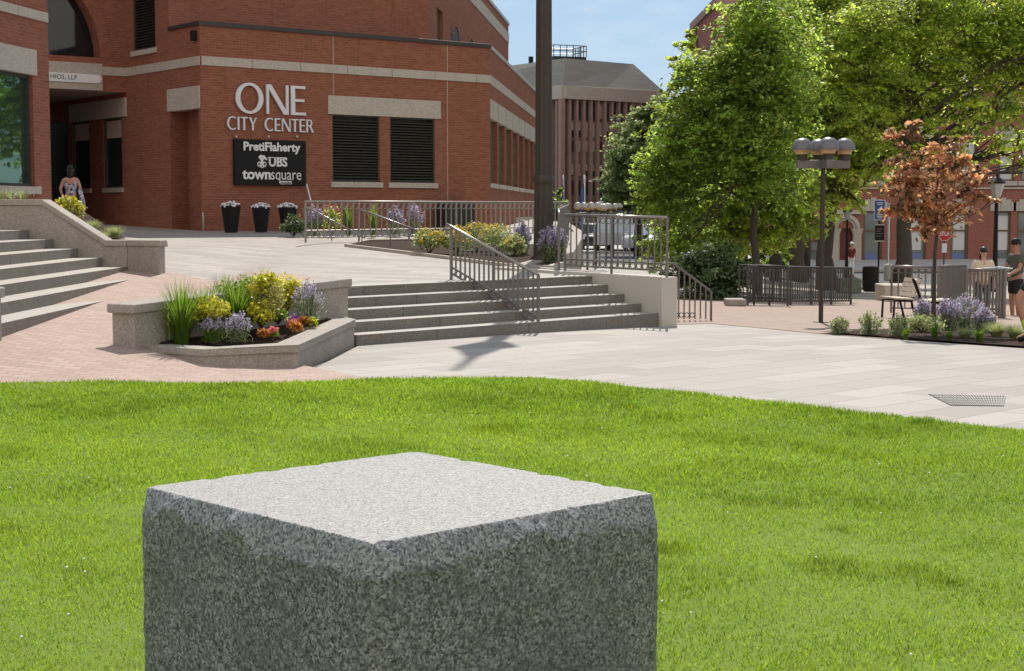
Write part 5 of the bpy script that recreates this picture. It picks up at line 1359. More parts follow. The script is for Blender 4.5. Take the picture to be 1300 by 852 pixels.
# right hand bed
RB = [G(*q).xy for q in ((1040, 423.8), (1100, 428), (1180, 434), (1250, 439), (1310, 443), (1330, 436), (1300, 424), (1230, 417), (1160, 417), (1110, 421))]
sheet('mulch_bed', [(q.x, q.y) for q in RB], gz, .03, .4, M['soil'])
rp_ = [(1066, 425, 13, 22, 's'), (1105, 427, 16, 30, 's'), (1140, 429, 15, 28, 's'), (1150, 433, 9, 18, 'g'), (1170, 424, 24, 22, 'b'), (1186, 432, 10, 22, 'g'), (1204, 421, 18, 40, 'l'), (1226, 420, 24, 44, 'l'), (1248, 424, 15, 32, 'l'), (1205, 435, 9, 16, 'g'), (1172, 416, 12, 34, 'l'), (1243, 437, 12, 20, 'g'), (1265, 430, 24, 22, 'p'), (1288, 434, 20, 22, 'p'), (1225, 432, 18, 16, 'p'), (1222, 414, 30, 46, 'w')]
lab = ['small pale spiky plant at the left end of the right bed', 'silvery spiky plant second from the left in the right bed', 'silvery green plant left of the trunk of the copper leaved tree', 'low bright green tuft in front of the benches', 'loose green mound behind the trunk of the copper leaved tree', 'green tuft at the foot of the copper leaved tree', 'dense purple catmint just right of the copper tree trunk', 'tallest purple catmint in the middle of the right bed', 'purple catmint at the right of the right bed', 'dark green tuft right of the copper tree trunk', 'pale catmint between the bench and the copper tree trunk', 'dark green tuft near the right end of the bed', 'pale yellow green grass mound in the right bed', 'pale yellow green grass mound at the right edge of the photo', 'low yellow green mound in front of the tallest catmint', 'arching white striped grass behind the tallest catmint']
for k, ((px, py, r, h, kd), lb) in enumerate(zip(rp_, lab)):
    p = G(px, py) + V((0, 0, .02))
    if kd == 's': spikes('spiky_plant', lb, p, PXM(p, r), PXM(p, h), 34, 'lf_silver', 'lf_pale', 120 + k, leaves=500, ls=.03)
    elif kd == 'l': spikes('catmint', lb, p, PXM(p, r), PXM(p, h), 60, 'lf_silver', 'fl_lav', 120 + k, leaves=1100, fsize=.02, ls=.034, frac=.32)
    elif kd == 'g': blade_plant('green_tuft', lb, p, 90, PXM(p, h), PXM(p, r), .02, 'lf_blade', 120 + k)
    elif kd == 'p': blade_plant('pale_grass', lb, p, 500, PXM(p, h), PXM(p, r), .012, 'lf_pale', 120 + k)
    elif kd == 'w': blade_plant('striped_grass', lb, p, 170, PXM(p, h), PXM(p, r), .022, 'lf_silver', 120 + k, droop=1.2)
    else: bush('green_mound', lb, p, PXM(p, r), PXM(p, h), 1100, .03, 'lf_pale', 120 + k)

for o in bpy.data.objects:
    if o.name.split('.')[0] == 'bloom': o['kind'] = 'stuff'
# ------------------------------------------------------------------ railings
def railing(name, label, path, h, gap=.13, rb=.011, rings='both', mat='rail', hmat='handrail', low=.10, group=None, cat='railing', rtop=.024, ends=True, hook=False, share=None):
    """path: list of ground points; balusters stand vertically, handrail and bottom rail follow the slope"""
    path = [V(p) for p in path]
    root = thing(name, label, cat, path[0], 0, group)
    mb = MB(); top = [p + V((0, 0, h)) for p in path]
    if hook:
        d = (path[0] - path[1]).normalized()
        top = [top[0] + d * .10 + V((0, 0, -.16)), top[0] + d * .16 + V((0, 0, -.08)), top[0] + d * .10 + V((0, 0, 0))] + top
    mb.tube(top, rtop, 8); obj('handrail', mb, M[hmat], root, smooth=True)
    mb = MB(); mb.tube([p + V((0, 0, low)) for p in path], rb * 1.1, 6); obj('bottom_rail', mb, M[mat], root)
    R0_ = gap * .36
    if rings in ('both', 'bottom'):
        mb = MB(); mb.tube([p + V((0, 0, low + R0_ * 2 + .02)) for p in path], rb * .9, 6); obj('bottom_rail', mb, M[mat], root)
    for a, b in zip(path, path[1:]):
        L = (b - a).xy.length; n = max(1, round(L / gap)); d = (b - a) / n; dn = V((d.x, d.y, 0)).normalized()
        for k in range(n + 1):
            if k == n and b is not path[-1]: continue
            p = a + d * k
            endp = (k == 0 or k == n) or k % 9 == 0
            mb = MB(); mb.tube([p + V((0, 0, 0 if endp else low)), p + V((0, 0, h))], rb * (1.7 if endp else 1), 6)
            if k < n:
                c = p + d * .5
                if rings in ('both', 'top'): mb.ring(c + V((0, 0, h - R0_ - .035)), dn, (0, 0, 1), R0_, .008, 12, 4)
                if rings in ('both', 'bottom'): mb.ring(c + V((0, 0, low + R0_ + .01)), dn, (0, 0, 1), R0_, .008, 12, 4)
            obj('post' if endp else 'baluster', mb, M[mat], root, weld=False, smooth=50)
    return root
pA_ = V((-.94, 24.4, .69)); pB_ = V((.385, 23.03, 0.0))
railing('stair_railing', 'sloping dark metal handrail with slim balusters running down the middle of the central steps', [pA_, pB_], .82, .108, .0155, 'bottom', 'rail', 'handrail', .10, hook=True)
Q0 = sxy(6.42, -.03); Q1 = sxy(6.42, 2.16)
railing('guard_railing', 'metal guard railing with rings on top of the pale cheek wall beside the central steps', [V((*Q0, .70)), V((*Q1, .735))], .95, .128, .013, 'both')
railing('guard_railing', 'metal guard railing running back along the right edge of the raised plaza', [V((*sxy(6.42, 2.3), .745)), V((1.0, 34, upz(1.0, 34))), V((1.5, 42, upz(1.5, 42)))], .95, .34, .013, 'top')
sr = [at(838, 334, 27.0), at(855, 334.5, 27.2), at(903, 370, 27.6)]
srr = thing('side_railing', 'short sloping handrail with plain bars to the right of the pale cheek wall', 'railing', (sr[1].x, sr[1].y, -.1))
mb = MB(); e_ = sr[2]; mb.tube([sr[0], sr[1], e_ + V((-.05, -.02, .035)), e_ + V((0, 0, -.02)), V((e_.x, e_.y, gz(e_.x, e_.y)))], .02, 8); obj('handrail', mb, M['rail'], srr, smooth=True)
n = 7
for k in range(n):
    p = sr[1].lerp(sr[2], k / n); zb = gz(p.x, p.y)
    mb = MB(); mb.tube([(p.x, p.y, max(zb, zb + .03)), tuple(p)], .013, 6)
    if k < 4: mb.ring((p.x + .05, p.y, zb + .1), (1, 0, 0), (0, 0, 1), .04, .008, 10, 4)
    obj('baluster', mb, M['rail'], srr, weld=False)
fa = UP(388, 308); fbp = V((1.62, 45.5, upz(1.62, 45.5)))
railing('ring_railing', 'long railing with a row of rings under its handrail before the brick office building', [fa, fa.lerp(fbp, .35) + V((0, 0, 0)), fbp], .98, .20, .016, 'both', 'railsunlit', 'railsunlit', low=.12)
for (a, b, lab) in ((((389, 303), (263.5)), ((463, 309), 302), 'thin sloping handrail at the left end of the ring railing'), (((458, 309), 267), ((546, 318), 299), 'thin sloping handrail beside the tall green iris leaves behind the ring railing')):
    pa = UP(*a[0]); pb = UP(*b[0]); ta = at(a[0][0], a[1], pa.y); tb_ = at(b[0][0], b[1], pb.y)
    r_ = thing('ramp_handrail', lab, 'handrail', pa); mb = MB(); mb.tube([ta + V((-.08, 0, -.1)), ta + V((-.09, 0, -.02)), ta, ta.lerp(tb_, .12) + V((0, 0, .02)), tb_], .02, 8); obj('handrail', mb, M['handrail'], r_, smooth=True)
    for k in (0.02, .45, .9):
        q = pa.lerp(pb, k); qt = ta.lerp(tb_, k); mb = MB(); mb.tube([(q.x, q.y, upz(q.x, q.y)), tuple(qt)], .014, 6); obj('post', mb, M['rail'], r_)
# fences on the right
def fence_px(label, x0, y0, x1, y1, D0, D1, h, gap, rb, mat, rings, group=None):
    a = at(x0, y0, D0); b = at(x1, y1, D1)
    return railing('plaza_fence', label, [a, b], h, gap, rb, rings, mat, mat if mat == 'darkrail' else 'handrail', .08, group, 'fence')
def gfence(label, x0, x1, yb0, yb1, hpx, gappx, rb, mat, rings, hh=None):
    a = G(x0, yb0); b = G(x1, yb1); h = hpx * a.y / F if hh is None else hh
    return railing('plaza_fence', label, [a, b], h, gappx * a.y / F, rb, rings, mat, mat if mat == 'darkrail' else 'handrail', .1, None, 'fence')
gfence('shaded dark metal fence with close bars standing behind the lamp post', 949, 1080, 388, 387, 50, 4.6, .017, 'darkrail', 'both')
a_ = G(949, 388); 
railing('plaza_fence', 'short return of the shaded dark fence running back beside the evergreen shrub', [a_ + V((.9, -.25, .0)), a_ + V((-.12, .5, 0))], .93, .1, .016, 'both', 'darkrail', 'darkrail', .1, None, 'fence')
F1 = G(1140, 402); F2 = G(1187, 403); F3 = G(1226, 404); F4 = G(1280, 405)
railing('plaza_fence', 'open section of brown metal fence behind the slatted bench', [F1 + V((.15, 1.2, 0)), F2 + V((.25, 1.2, 0))], .97, .15, .014, 'top', 'rail', 'handrail', .1, None, 'fence')
railing('plaza_fence', 'section of brown metal fence with very close bars right of the copper leaved tree', [F2 + V((.05, -.0, 0)), V((at(1224.5, 400, F3.y + 1.1).x, F3.y + 1.1, F3.z))], 1.02, .062, .014, 'top', 'rail', 'rail', .1, None, 'fence')
railing('plaza_fence', 'brown metal fence section with ring tops before the person in the cream shirt', [F3 + V((.06, .2, 0)), F4 + V((0, .3, 0))], .97, .078, .024, 'both', 'rail', 'rail', .1, None, 'fence')

# ------------------------------------------------------------------ fluted mast
mp_ = UP(690, 333); mp_ = V((at(690, 333, 30.2).x, 30.2, upz(.6, 30.2)))
ms = thing('tall_mast', 'tall dark bronze fluted mast rising out of frame behind the central steps', 'mast', mp_)
def flute(r0, z0, r1, z1, n=64, lobes=8, dep=.13):
    mb = MB(); vs = []
    for r, z in ((r0, z0), (r1, z1)):
        for j in range(n):
            w = 2 * math.pi * j / n; rr = r * (1 - dep * (1 - abs(math.sin(w * lobes / 2)))); vs.append(mp_ + V((rr * math.cos(w), rr * math.sin(w), z)))
    mb.add(vs, [[j, (j + 1) % n, n + (j + 1) % n, n + j] for j in range(n)] + [list(range(n))[::-1], list(range(n, 2 * n))]); return mb
obj('shaft', flute(.172, 1.66, .135, 9.5), M['bronze'], ms, smooth=35)
obj('shaft', flute(.135, 9.52, .05, 11.0), M['bronze'], ms, smooth=35)
obj('base', flute(.205, .12, .185, 1.5), M['bronze'], ms, smooth=35)
mb = MB(); mb.lathe([(.195, 1.5), (.205, 1.53), (.205, 1.6), (.18, 1.66)], mp_, 24); obj('collar', mb, M['bronze'], ms, smooth=40)
mb = MB(); mb.lathe([(.27, 0), (.27, .05), (.22, .13)], mp_, 24); obj('foot', mb, M['bronze'], ms, smooth=40)
mb = MB()
P = [(-.46, 10.3), (-.17, 9.35), (.2, 9.3), (.42, 10.2), (.24, 10.5), (.07, 11.8), (.035, 13.7), (-.035, 13.7), (-.07, 12.0), (-.30, 10.75)]
mb.extr([mp_ + V((a, -.03, b)) for a, b in P], (0, .06, 0)); obj('finial', mb, M['bronze'], ms)

# ------------------------------------------------------------------ globe lamps
def dome_lamp(name, label, base, H_, r, arm, n, matd, a0=0, group=None):
    root = thing(name, label, 'street lamp', base, 0, group); b = V(base)
    mb = MB(); mb.tube([b, b + V((0, 0, H_ * .93))], .042, 10); obj('pole', mb, M['bronze'], root, smooth=40)
    mb = MB(); mb.box(b, .24, .24, .02); obj('base_plate', mb, M['bronze'], root)
    mb = MB(); z = H_ * .86
    for k in range(n):
        w = a0 + 2 * math.pi * k / n; d = V((math.cos(w), math.sin(w), 0)); s = V((-d.y, d.x, 0))
        mb.obox(b + d * .03 - s * .05 + V((0, 0, z)), d * (arm + .06), s * .1, (0, 0, .14))
    obj('arm', mb, M['rail'], root, bevel=.006)
    for k in range(n):
        w = a0 + 2 * math.pi * k / n; c = b + V((math.cos(w) * arm, math.sin(w) * arm, z + .14))
        hd = MB(); hd.lathe([(r * 1.0, .17), (r * 1.02, .19), (r * .97, .24), (r * .82, .31), (r * .5, .365), (0.0, .385)], c, 22); h_ = obj('lamp_hood', hd, M[matd], root, smooth=60)
        gl = MB(); gl.lathe([(r * .62, .10), (r * .74, .165), (r * .95, .171)], c, 18); obj('globe', gl, M['amber'], h_, smooth=60)
        nk = MB(); nk.lathe([(r * .5, .0), (r * .5, .10), (r * .58, .10)], c, 14); obj('neck', nk, M['bronze'], h_, smooth=40)
    return root
lp = G(1042, 410)
dome_lamp('dome_lamp', 'tall bronze plaza lamp with a cluster of grey dome hoods near the lavender bed', lp, (at(1042, 180, lp.y).z - lp.z) * 1.0 - .02, .182, .37, 4, 'dome', R(2))
for k, (px, D, a0) in enumerate(((746, 60, .3), (757, 66, .5), (770, 73, .2), (779, 80, .6))):
    yt = (262, 264, 263, 262)[k]; p = at(px, yt, D); g_ = gz(p.x, p.y)
    dome_lamp('dome_lamp', ['leftmost lamp of the far cluster of pale dome lamps behind the guard railing', 'second lamp from the left in the far cluster of pale dome lamps', 'third lamp from the left in the far cluster of pale dome lamps', 'rightmost lamp of the far cluster of pale dome lamps'][k], V((p.x, p.y, g_)), p.z - g_, .15, .40, 4, 'domefar', a0, 'far dome lamps')
def lantern(label, base, H_, s, group=None):
    root = thing('street_lantern', label, 'street lamp', base); b = V(base)
    mb = MB(); mb.lathe([(.17 * s, 0), (.17 * s, .5), (.10 * s, .65), (.085 * s, 1.2), (.06 * s, H_ - .75 * s)], b, 12); obj('pole', mb, M['black'], root, smooth=40)
    mb = MB(); mb.lathe([(.1 * s, -.78 * s), (.14 * s, -.72 * s), (.26 * s, -.30 * s)], b + V((0, 0, H_)), 6); obj('lantern_glass', mb, M['lampg'], root)
    mb = MB(); mb.lathe([(.31 * s, -.30 * s), (.29 * s, -.24 * s), (.13 * s, -.1 * s), (.04 * s, -.05 * s), (.05 * s, 0), (0, .05 * s)], b + V((0, 0, H_)), 6); obj('lantern_roof', mb, M['black'], root)
M['lampg'] = glass('lantern_glass', (.42, .42, .40), .2, 0, .6)
p = at(1266, 222, 62); lantern('black street lantern post right of the copper leaved tree', V((p.x, p.y, gz(p.x, p.y))), p.z - gz(p.x, p.y), 1.15)
p = at(1076, 262, 78); lantern('small black street lantern beside the arched stone doorway', V((p.x, p.y, gz(p.x, p.y))), p.z - gz(p.x, p.y), .85)

# ------------------------------------------------------------------ flower pots by the facade
for k, px in enumerate((293.5, 331.5, 365.5)):
    p = hit(px, 295 if k == 0 else 294.5, upz, 30); p = V((at(px, 290, 43.9 + .8 * k).x, 43.9 + .8 * k, 0)); p.z = upz(p.x, p.y)
    hgt = (.74, .70, .70)[k]; r1 = (.27, .25, .27)[k]
    root = thing('flower_pot', ['leftmost of the three tall black pots of white flowers under the tenant board', 'middle one of the three tall black pots of white flowers under the tenant board', 'rightmost of the three tall black pots of white flowers, half hidden by a shrub'][k], 'planter', p, 0, 'flower pots by the facade')
    mb = MB(); mb.lathe([(r1 * .66, 0), (r1 * .98, hgt - .06), (r1, hgt - .06), (r1, hgt), (r1 * .9, hgt), (r1 * .88, hgt - .05), (0, hgt - .05)], p, 20); obj('pot', mb, M['black'], root, smooth=40)
    fl_ = MB(); random.seed(k)
    for j in range(70):
        a = random.random() * 6.28; rr = r1 * 1.02 * math.sqrt(random.random()); fl_.ball(p + V((rr * math.cos(a), rr * math.sin(a), hgt + .0 + .09 * (1 - (rr / r1) ** 2) + random.uniform(-.03, .04))), .034, .034, .024, 6, 4)
    obj('bloom', fl_, M['petal_w'] if 'petal_w' in M else M['white'], root, weld=False)
cb = thing('utility_cabinet', 'dark grey utility cabinet standing against the facade behind the ring railing', 'cabinet', (-2.6, 49, 1.2))
q = WF.rect(547, 257, 583, 292); mb = MB(); WF.slab(mb, q[0], q[1], q[2] - .25, q[3], .25, .85); obj('cabinet', mb, M['darkmetal'], cb, bevel=.02)
mb = MB(); WF.slab(mb, (q[0] + q[1]) / 2 - .01, (q[0] + q[1]) / 2 + .01, q[2], q[3] - .05, .85, .86); obj('door_seam', mb, M['black'], cb)
wp = thing('leaning_pole', 'thin white pole leaning under the right corner of the tenant board', 'pole', WF.pt(3, 2, .5))
a = WF.uz(386, 234); b = at(402, 285, 45.5); mb = MB(); mb.tube([WF.pt(a[0], a[1], .15), b], .022, 6); obj('pole', mb, M['white'], wp)

# ------------------------------------------------------------------ bench, bin, blocks, bollard
def bench(label, base, rz, length=1.5, sc=.86):
    root = thing('park_bench', label, 'bench', base, rz)
    I = Matrix.Translation(V(base)) @ Matrix.Rotation(rz, 4, 'Z') @ Matrix.Scale(sc, 4)
    W_ = lambda x, y, z: I @ V((x, y, z))
    mb = MB()
    for k in range(4): mb.obox(W_(-length / 2, -.02 + k * .115, .44 + .006 * k), I.to_3x3() @ V((length, 0, 0)), I.to_3x3() @ V((0, .098, .004)), (0, 0, .03))
    obj('seat', mb, M['wood'], root, bevel=.004)
    mb = MB()
    for k in range(4):
        z = .50 + k * .105; y = -.05 - k * .035
        mb.obox(W_(-length / 2, y, z), I.to_3x3() @ V((length, 0, 0)), I.to_3x3() @ V((0, -.03, .088)), I.to_3x3() @ V((0, .03, .01)))
    obj('backrest', mb, M['wood'], root, bevel=.004)
    for s in (-1, 1):
        x = s * length * .38; mb = MB()
        mb.tube([W_(x, .42, 0), W_(x, .40, .42), W_(x, .2, .425), W_(x, -.03, .42), W_(x, -.22, .92)], .022, 6); mb.tube([W_(x, .0, .42), W_(x, -.12, 0)], .022, 6); obj('frame', mb, M['black'], root, weld=False)
    return root
bp = G(1142, 411); bench('pale slatted wooden bench facing left in front of the open brown fence', V((at(1149, 400, 30.5).x, 30.5, gz(at(1149, 400, 30.5).x, 30.5))), R(101), .8)
bp = G(1166, 412); bench('second slatted bench seen edge on beside the trunk of the copper leaved tree', V((at(1172, 400, 29.0).x, 29.0, gz(at(1172, 400, 29.0).x, 29.0))), R(-101), .7)
bp = G(1105, 370)
bn_ = thing('litter_bin', 'round black slatted litter bin on the shaded plaza', 'bin', bp); sB = bp.y / F
mb = MB(); rB = 9.6 * sB; hB = 32 * sB
for k in range(28):
    w = 2 * math.pi * k / 28; c = bp + V((rB * math.cos(w), rB * math.sin(w), .06)); mb.box(c, .035, .11, hB * .88, w)
obj('slats', mb, M['black'], bn_, weld=False)
mb = MB(); mb.lathe([(rB * .93, .0), (rB * .93, hB * .93)], bp, 20); obj('liner', mb, M['rubber'], bn_)
mb = MB(); mb.lathe([(rB * 1.08, hB * .9), (rB * 1.08, hB * .95), (rB * .95, hB), (rB * .6, hB), (rB * .6, hB * .95)], bp, 24); obj('lid', mb, M['black'], bn_, smooth=40)
def block(name, label, cat, x0, x1, ytop, ybot, mat, depth=1.2, green=False):
    a = G(x0, ybot); b = at(x1, ybot, a.y); h = (ybot - ytop) * a.y / F
    root = thing(name, label, cat, a); mb = MB(); mb.obox(a, (b.x - a.x, 0, 0), (0, depth, 0), (0, 0, h)); obj('block', mb, mat, root, bevel=.03)
    return a, b, h, root
a, b, h, r_ = block('stone_planter_box', 'square concrete planter box at the foot of the dark street tree', 'planter', 1123, 1158, 362, 383, M['concrete'])
block('stone_block', 'low mossy stone block left of the round black litter bin', 'stone block', 1066, 1094, 354, 372, granite('mossy_stone', (.17, .19, .14), (.1, .11, .08), (.24, .25, .2), 40, .8), .8)
block('stone_block', 'low stone kerb block at the foot of the dark evergreen shrub', 'stone block', 923, 948, 380, 389, M['planter'], .6)
bo = G(1128, 356); bl = thing('concrete_bollard', 'round topped concrete bollard behind the round black litter bin', 'bollard', bo)
s_ = bo.y / F; mb = MB(); mb.lathe([(6 * s_, 0), (6 * s_, 17 * s_), (5.2 * s_, 19.5 * s_), (3 * s_, 21 * s_), (0, 21.4 * s_)], bo, 18); obj('post', mb, M['concrete'], bl, smooth=50)

# ------------------------------------------------------------------ signs
def post(root, p, z, r=.035, m='darkmetal'):
    mb = MB(); mb.tube([(p.x, p.y, gz(p.x, p.y)), (p.x, p.y, z)], r, 8); obj('post', mb, M[m], root)
D = 84; p = at(1199, 297, D); sp_ = thing('stop_sign', 'red octagonal STOP sign with a small white plate below it', 'sign', (p.x, p.y, gz(p.x, p.y)))
post(sp_, p, p.z + .2); r = .37
oc = [(r * math.cos(R(22.5 + 45 * k)), r * math.sin(R(22.5 + 45 * k))) for k in range(8)]
mb = MB(); mb.extr([p + V((a * 1.06, -.05, b * 1.06)) for a, b in oc], (0, .012, 0)); obj('rim', mb, M['white'], sp_)
mb = MB(); mb.extr([p + V((a * .97, -.062, b * .97)) for a, b in oc], (0, .01, 0)); obj('panel', mb, M['red'], sp_)
mb = MB(); fit_text(mb, 'STOP', lambda u, z, o: V((p.x + u, p.y - .062 - o, p.z + z)), -.27, .27, -.11, .13, .001, .006, .02); obj('lettering', mb, M['white'], sp_, weld=False)
mb = MB(); mb.obox(p + V((-.13, -.06, -1.0)), (.26, 0, 0), (0, .015, 0), (0, 0, .5)); obj('small_plate', mb, M['white'], sp_)
D = 74; p = at(1116.5, 267, D); k = D / F; bs = thing('street_sign', 'tall blue sign with a white bird above a smaller dark panel on one post', 'sign', (p.x, p.y, gz(p.x, p.y)))
post(bs, p, p.z + 12 * k, .04, 'black')
mb = MB(); mb.obox(p + V((-7 * k, -.07, -12.6 * k)), (14 * k, 0, 0), (0, .03, 0), (0, 0, 25.5 * k)); obj('frame', mb, M['white'], bs)
mb = MB(); mb.obox(p + V((-6.3 * k, -.085, -11.8 * k)), (12.6 * k, 0, 0), (0, .014, 0), (0, 0, 24 * k)); obj('panel', mb, M['blue'], bs)
mb = MB(); bird = [(-4, 0), (-1, 1.5), (1, 4), (3.6, 4.4), (2, 2.4), (4.6, 1.6), (2, .6), (.5, -1), (-2, -1.2)]
mb.extr([p + V((a * k, -.09, b * k + .5 * k)) for a, b in bird], (0, .004, 0)); obj('emblem', mb, M['white'], bs)
mb = MB()
for j, (w, z) in enumerate(((8, 9), (6.5, 7), (7, -4), (8, -6), (7.5, -8), (5, -10))): mb.obox(p + V((-w * k / 2, -.09, z * k)), (w * k, 0, 0), (0, .004, 0), (0, 0, .8 * k))
obj('text_lines', mb, M['white'], bs)
mb = MB(); mb.obox(p + V((-5.6 * k, -.07, -38 * k)), (12 * k, 0, 0), (0, .03, 0), (0, 0, 19 * k)); obj('panel', mb, M['black'], bs)
mb = MB(); mb.obox(p + V((-5.9 * k, -.06, -39.5 * k)), (12.6 * k, 0, 0), (0, .02, 0), (0, 0, 22 * k)); obj('frame', mb, M['cast'], bs)
mb = MB()
for j in range(4): mb.obox(p + V((-4 * k, -.08, (-24 - 3 * j) * k)), ((8 - j % 2 * 2) * k, 0, 0), (0, .006, 0), (0, 0, .7 * k))
obj('text_lines', mb, M['rail'], bs)
D = 78; p = at(1128, 290, D); gp = thing('sign_post', 'slim grey street post beside the blue sign', 'post', (p.x, p.y, gz(p.x, p.y))); post(gp, p, at(1128, 258, D).z, .06, 'chrome')
D = 80; p = at(1151, 290, D); gp = thing('sign_post', 'slim pale post with two small plates in front of the red brick building', 'post', (p.x, p.y, gz(p.x, p.y))); post(gp, p, at(1151, 283, D).z, .05, 'chrome')
k = D / F
mb = MB(); mb.obox(p + V((-2.2 * k, -.08, 0)), (4.4 * k, 0, 0), (0, .02, 0), (0, 0, 5 * k)); obj('blue_plate', mb, M['blue'], gp)
mb = MB(); mb.extr([p + V((a * k, -.08, b * k - 9 * k)) for a, b in ((0, -4), (2.6, 0), (0, 4), (-2.6, 0))], (0, .02, 0)); obj('white_plate', mb, M['white'], gp)
D = 92; p = at(830.5, 296, D); k = D / F; ob_ = thing('amber_board', 'rectangular amber roadside board on a post behind the guard railing', 'sign', (p.x, p.y, gz(p.x, p.y)))
post(ob_, p, p.z + .2, .07); mb = MB(); mb.obox(p + V((-7.5 * k, -.12, -3.4 * k)), (15 * k, 0, 0), (0, .05, 0), (0, 0, 7 * k)); obj('panel', mb, M['yellow'], ob_, bevel=.02)
D = 108; p = at(894, 300, D); k = D / F; tl = thing('traffic_light', 'traffic light showing red behind the dark tree trunks', 'traffic light', (p.x, p.y, gz(p.x, p.y)))
post(tl, p, p.z + .6, .08, 'black'); mb = MB(); mb.obox(p + V((-.2, -.35, -.75)), (.4, 0, 0), (0, .25, 0), (0, 0, 1.1)); obj('housing', mb, M['black'], tl, bevel=.03)
t = NT('red_signal'); em = t.n('ShaderNodeEmission'); em.inputs[0].default_value = (1, .05, .03, 1); em.inputs[1].default_value = 3; M['signal'] = t.end(em.outputs[0])
mb = MB(); mb.ball(p + V((0, -.36, .13)), .13, .05, .13); obj('red_lamp', mb, M['signal'], tl)
# flags
def flag(label, px, y0, y1, D, mats, stripes):
    p = at(px, y1, D); zt = at(px, y0, D).z; root = thing('flag_pole', label, 'flag', (p.x, p.y, gz(p.x, p.y)))
    mb = MB(); mb.tube([(p.x, p.y, gz(p.x, p.y)), (p.x, p.y, zt)], .075, 8); obj('pole', mb, M['chrome'], root)
    mb = MB(); nu, nv = 8, 13; hh = 2.4
    # limp cloth gathered in folds close to the pole
    for j in range(nv + 1):
        for i in range(nu + 1):
            u = i / nu; v = j / nv
            x = .06 + u * (.38 + .18 * v) ; z = zt - .3 - v * hh - u * 1.1
            mb.v.append(V((p.x - x * .6, p.y - .1 + .13 * math.sin(u * 9 + v * 2), z)))
    for j in range(nv):
        for i in range(nu):
            o = j * (nu + 1) + i; mb.f.append([o, o + 1, o + nu + 2, o + nu + 1])
            mb.m.append(2 if (stripes and j < 7 and i < 4) else (j % 2 if stripes else 0))
    o = obj('flag', mb, mats, root, smooth=True); md = o.modifiers.new('solid', 'SOLIDIFY'); md.thickness = .012
flag('striped red and white flag hanging limp before the distant brown office block', 715.5, 222, 262, 118, [M['red'], M['white'], M['blue']], True)
flag('dark blue flag hanging limp on a silver pole left of the grey green tree', 742, 222, 262, 112, [M['blue']], False)

# ------------------------------------------------------------------ vehicles
def car(name, label, base, rz, L, Wd, prof, glassprof, mat, cat, wheel_r=.33, wheels=(.18, .8), roof=None):
    root = thing(name, label, cat, base, rz); I = Matrix.Translation(V(base)) @ Matrix.Rotation(rz, 4, 'Z')
    T_ = lambda x, y, z: I @ V((x, y, z))
    mb = MB(); mb.extr([T_((x - .5) * L, -Wd / 2, z) for x, z in prof], I.to_3x3() @ V((0, Wd, 0))); obj('body', mb, mat, root, bevel=.05, smooth=40)
    for s in (-1, 1):
        for gp_ in glassprof:
            mb = MB(); y = s * (Wd / 2 + .004); mb.extr([T_((x - .5) * L, y, z) for x, z in gp_], I.to_3x3() @ V((0, s * .012, 0))); obj('window', mb, M['glass_dark'], root)
    for wx in wheels:
        for s in (-1, 1):
            c = T_((wx - .5) * L, s * (Wd / 2 - .06), wheel_r); ax = I.to_3x3() @ V((0, 1, 0)); fx = I.to_3x3() @ V((1, 0, 0))
            ty = MB(); ty.ring(c, fx, (0, 0, 1), wheel_r * .76, wheel_r * .25, 20, 8); w_ = obj('wheel', ty, M['rubber'], root, smooth=True)
            hb = MB(); hb.tube([c - ax * .05, c + ax * .05], wheel_r * .6, 16); obj('rim', hb, M['chrome'], w_)
    for s in (-1, 1):
        mb = MB(); mb.obox(T_(-.505 * L, s * Wd * .36 - .12, prof[1][1] * .86), I.to_3x3() @ V((.03, 0, 0)), I.to_3x3() @ V((0, .24, 0)), (0, 0, .14)); obj('headlight', mb, M['white'], root)
        mb = MB(); mb.obox(T_(.497 * L, s * Wd * .38 - .1, prof[1][1] * .9), I.to_3x3() @ V((.03, 0, 0)), I.to_3x3() @ V((0, .2, 0)), (0, 0, .2)); obj('tail_light', mb, M['red'], root)
    return root
sed = [(0, .28), (.0, .72), (.05, .80), (.25, .93), (.38, 1.38), (.50, 1.46), (.72, 1.42), (.86, 1.0), (.98, .95), (1, .6), (1, .28)]
sg_ = [[(.29, .95), (.395, 1.34), (.51, 1.39), (.51, .95)], [(.53, .95), (.53, 1.39), (.70, 1.36), (.79, .97)]]
suv = [(0, .35), (0, .9), (.04, 1.0), (.24, 1.1), (.35, 1.68), (.45, 1.76), (.93, 1.72), (.985, 1.1), (1, .7), (1, .35)]
sug = [[(.285, 1.12), (.37, 1.62), (.52, 1.66), (.52, 1.12)], [(.545, 1.12), (.545, 1.66), (.72, 1.65), (.72, 1.12)], [(.745, 1.12), (.745, 1.65), (.90, 1.62), (.94, 1.12)]]
trk = [(0, .5), (0, 1.25), (.06, 1.4), (.10, 2.15), (.14, 2.3), (.245, 2.3), (.25, 1.0), (.26, 1.0), (.262, 3.05), (1, 3.05), (1, .9), (.9, .6)]
trg = [[(.085, 1.45), (.11, 2.1), (.2, 2.1), (.2, 1.45)]]
paint = lambda n, c: basic(n, c, .25, .04, 2, 0, .1, .6)
def vbase(px, D, dz=0): p = at(px, 330, D); return V((p.x, p.y, gz(p.x, p.y) + dz - .005))
M['p_silver'] = paint('paint_silver', (.46, .47, .48)); M['p_white'] = paint('paint_white', (.52, .54, .58)); M['p_dark'] = paint('paint_dark', (.03, .03, .035)); M['p_grey'] = paint('paint_grey', (.16, .165, .17))
car('box_truck', 'pale grey box truck parked behind the guard railing', vbase(788, 95), R(78), 7.2, 2.2, trk, trg, M['p_silver'], 'truck', .45, (.16, .8))
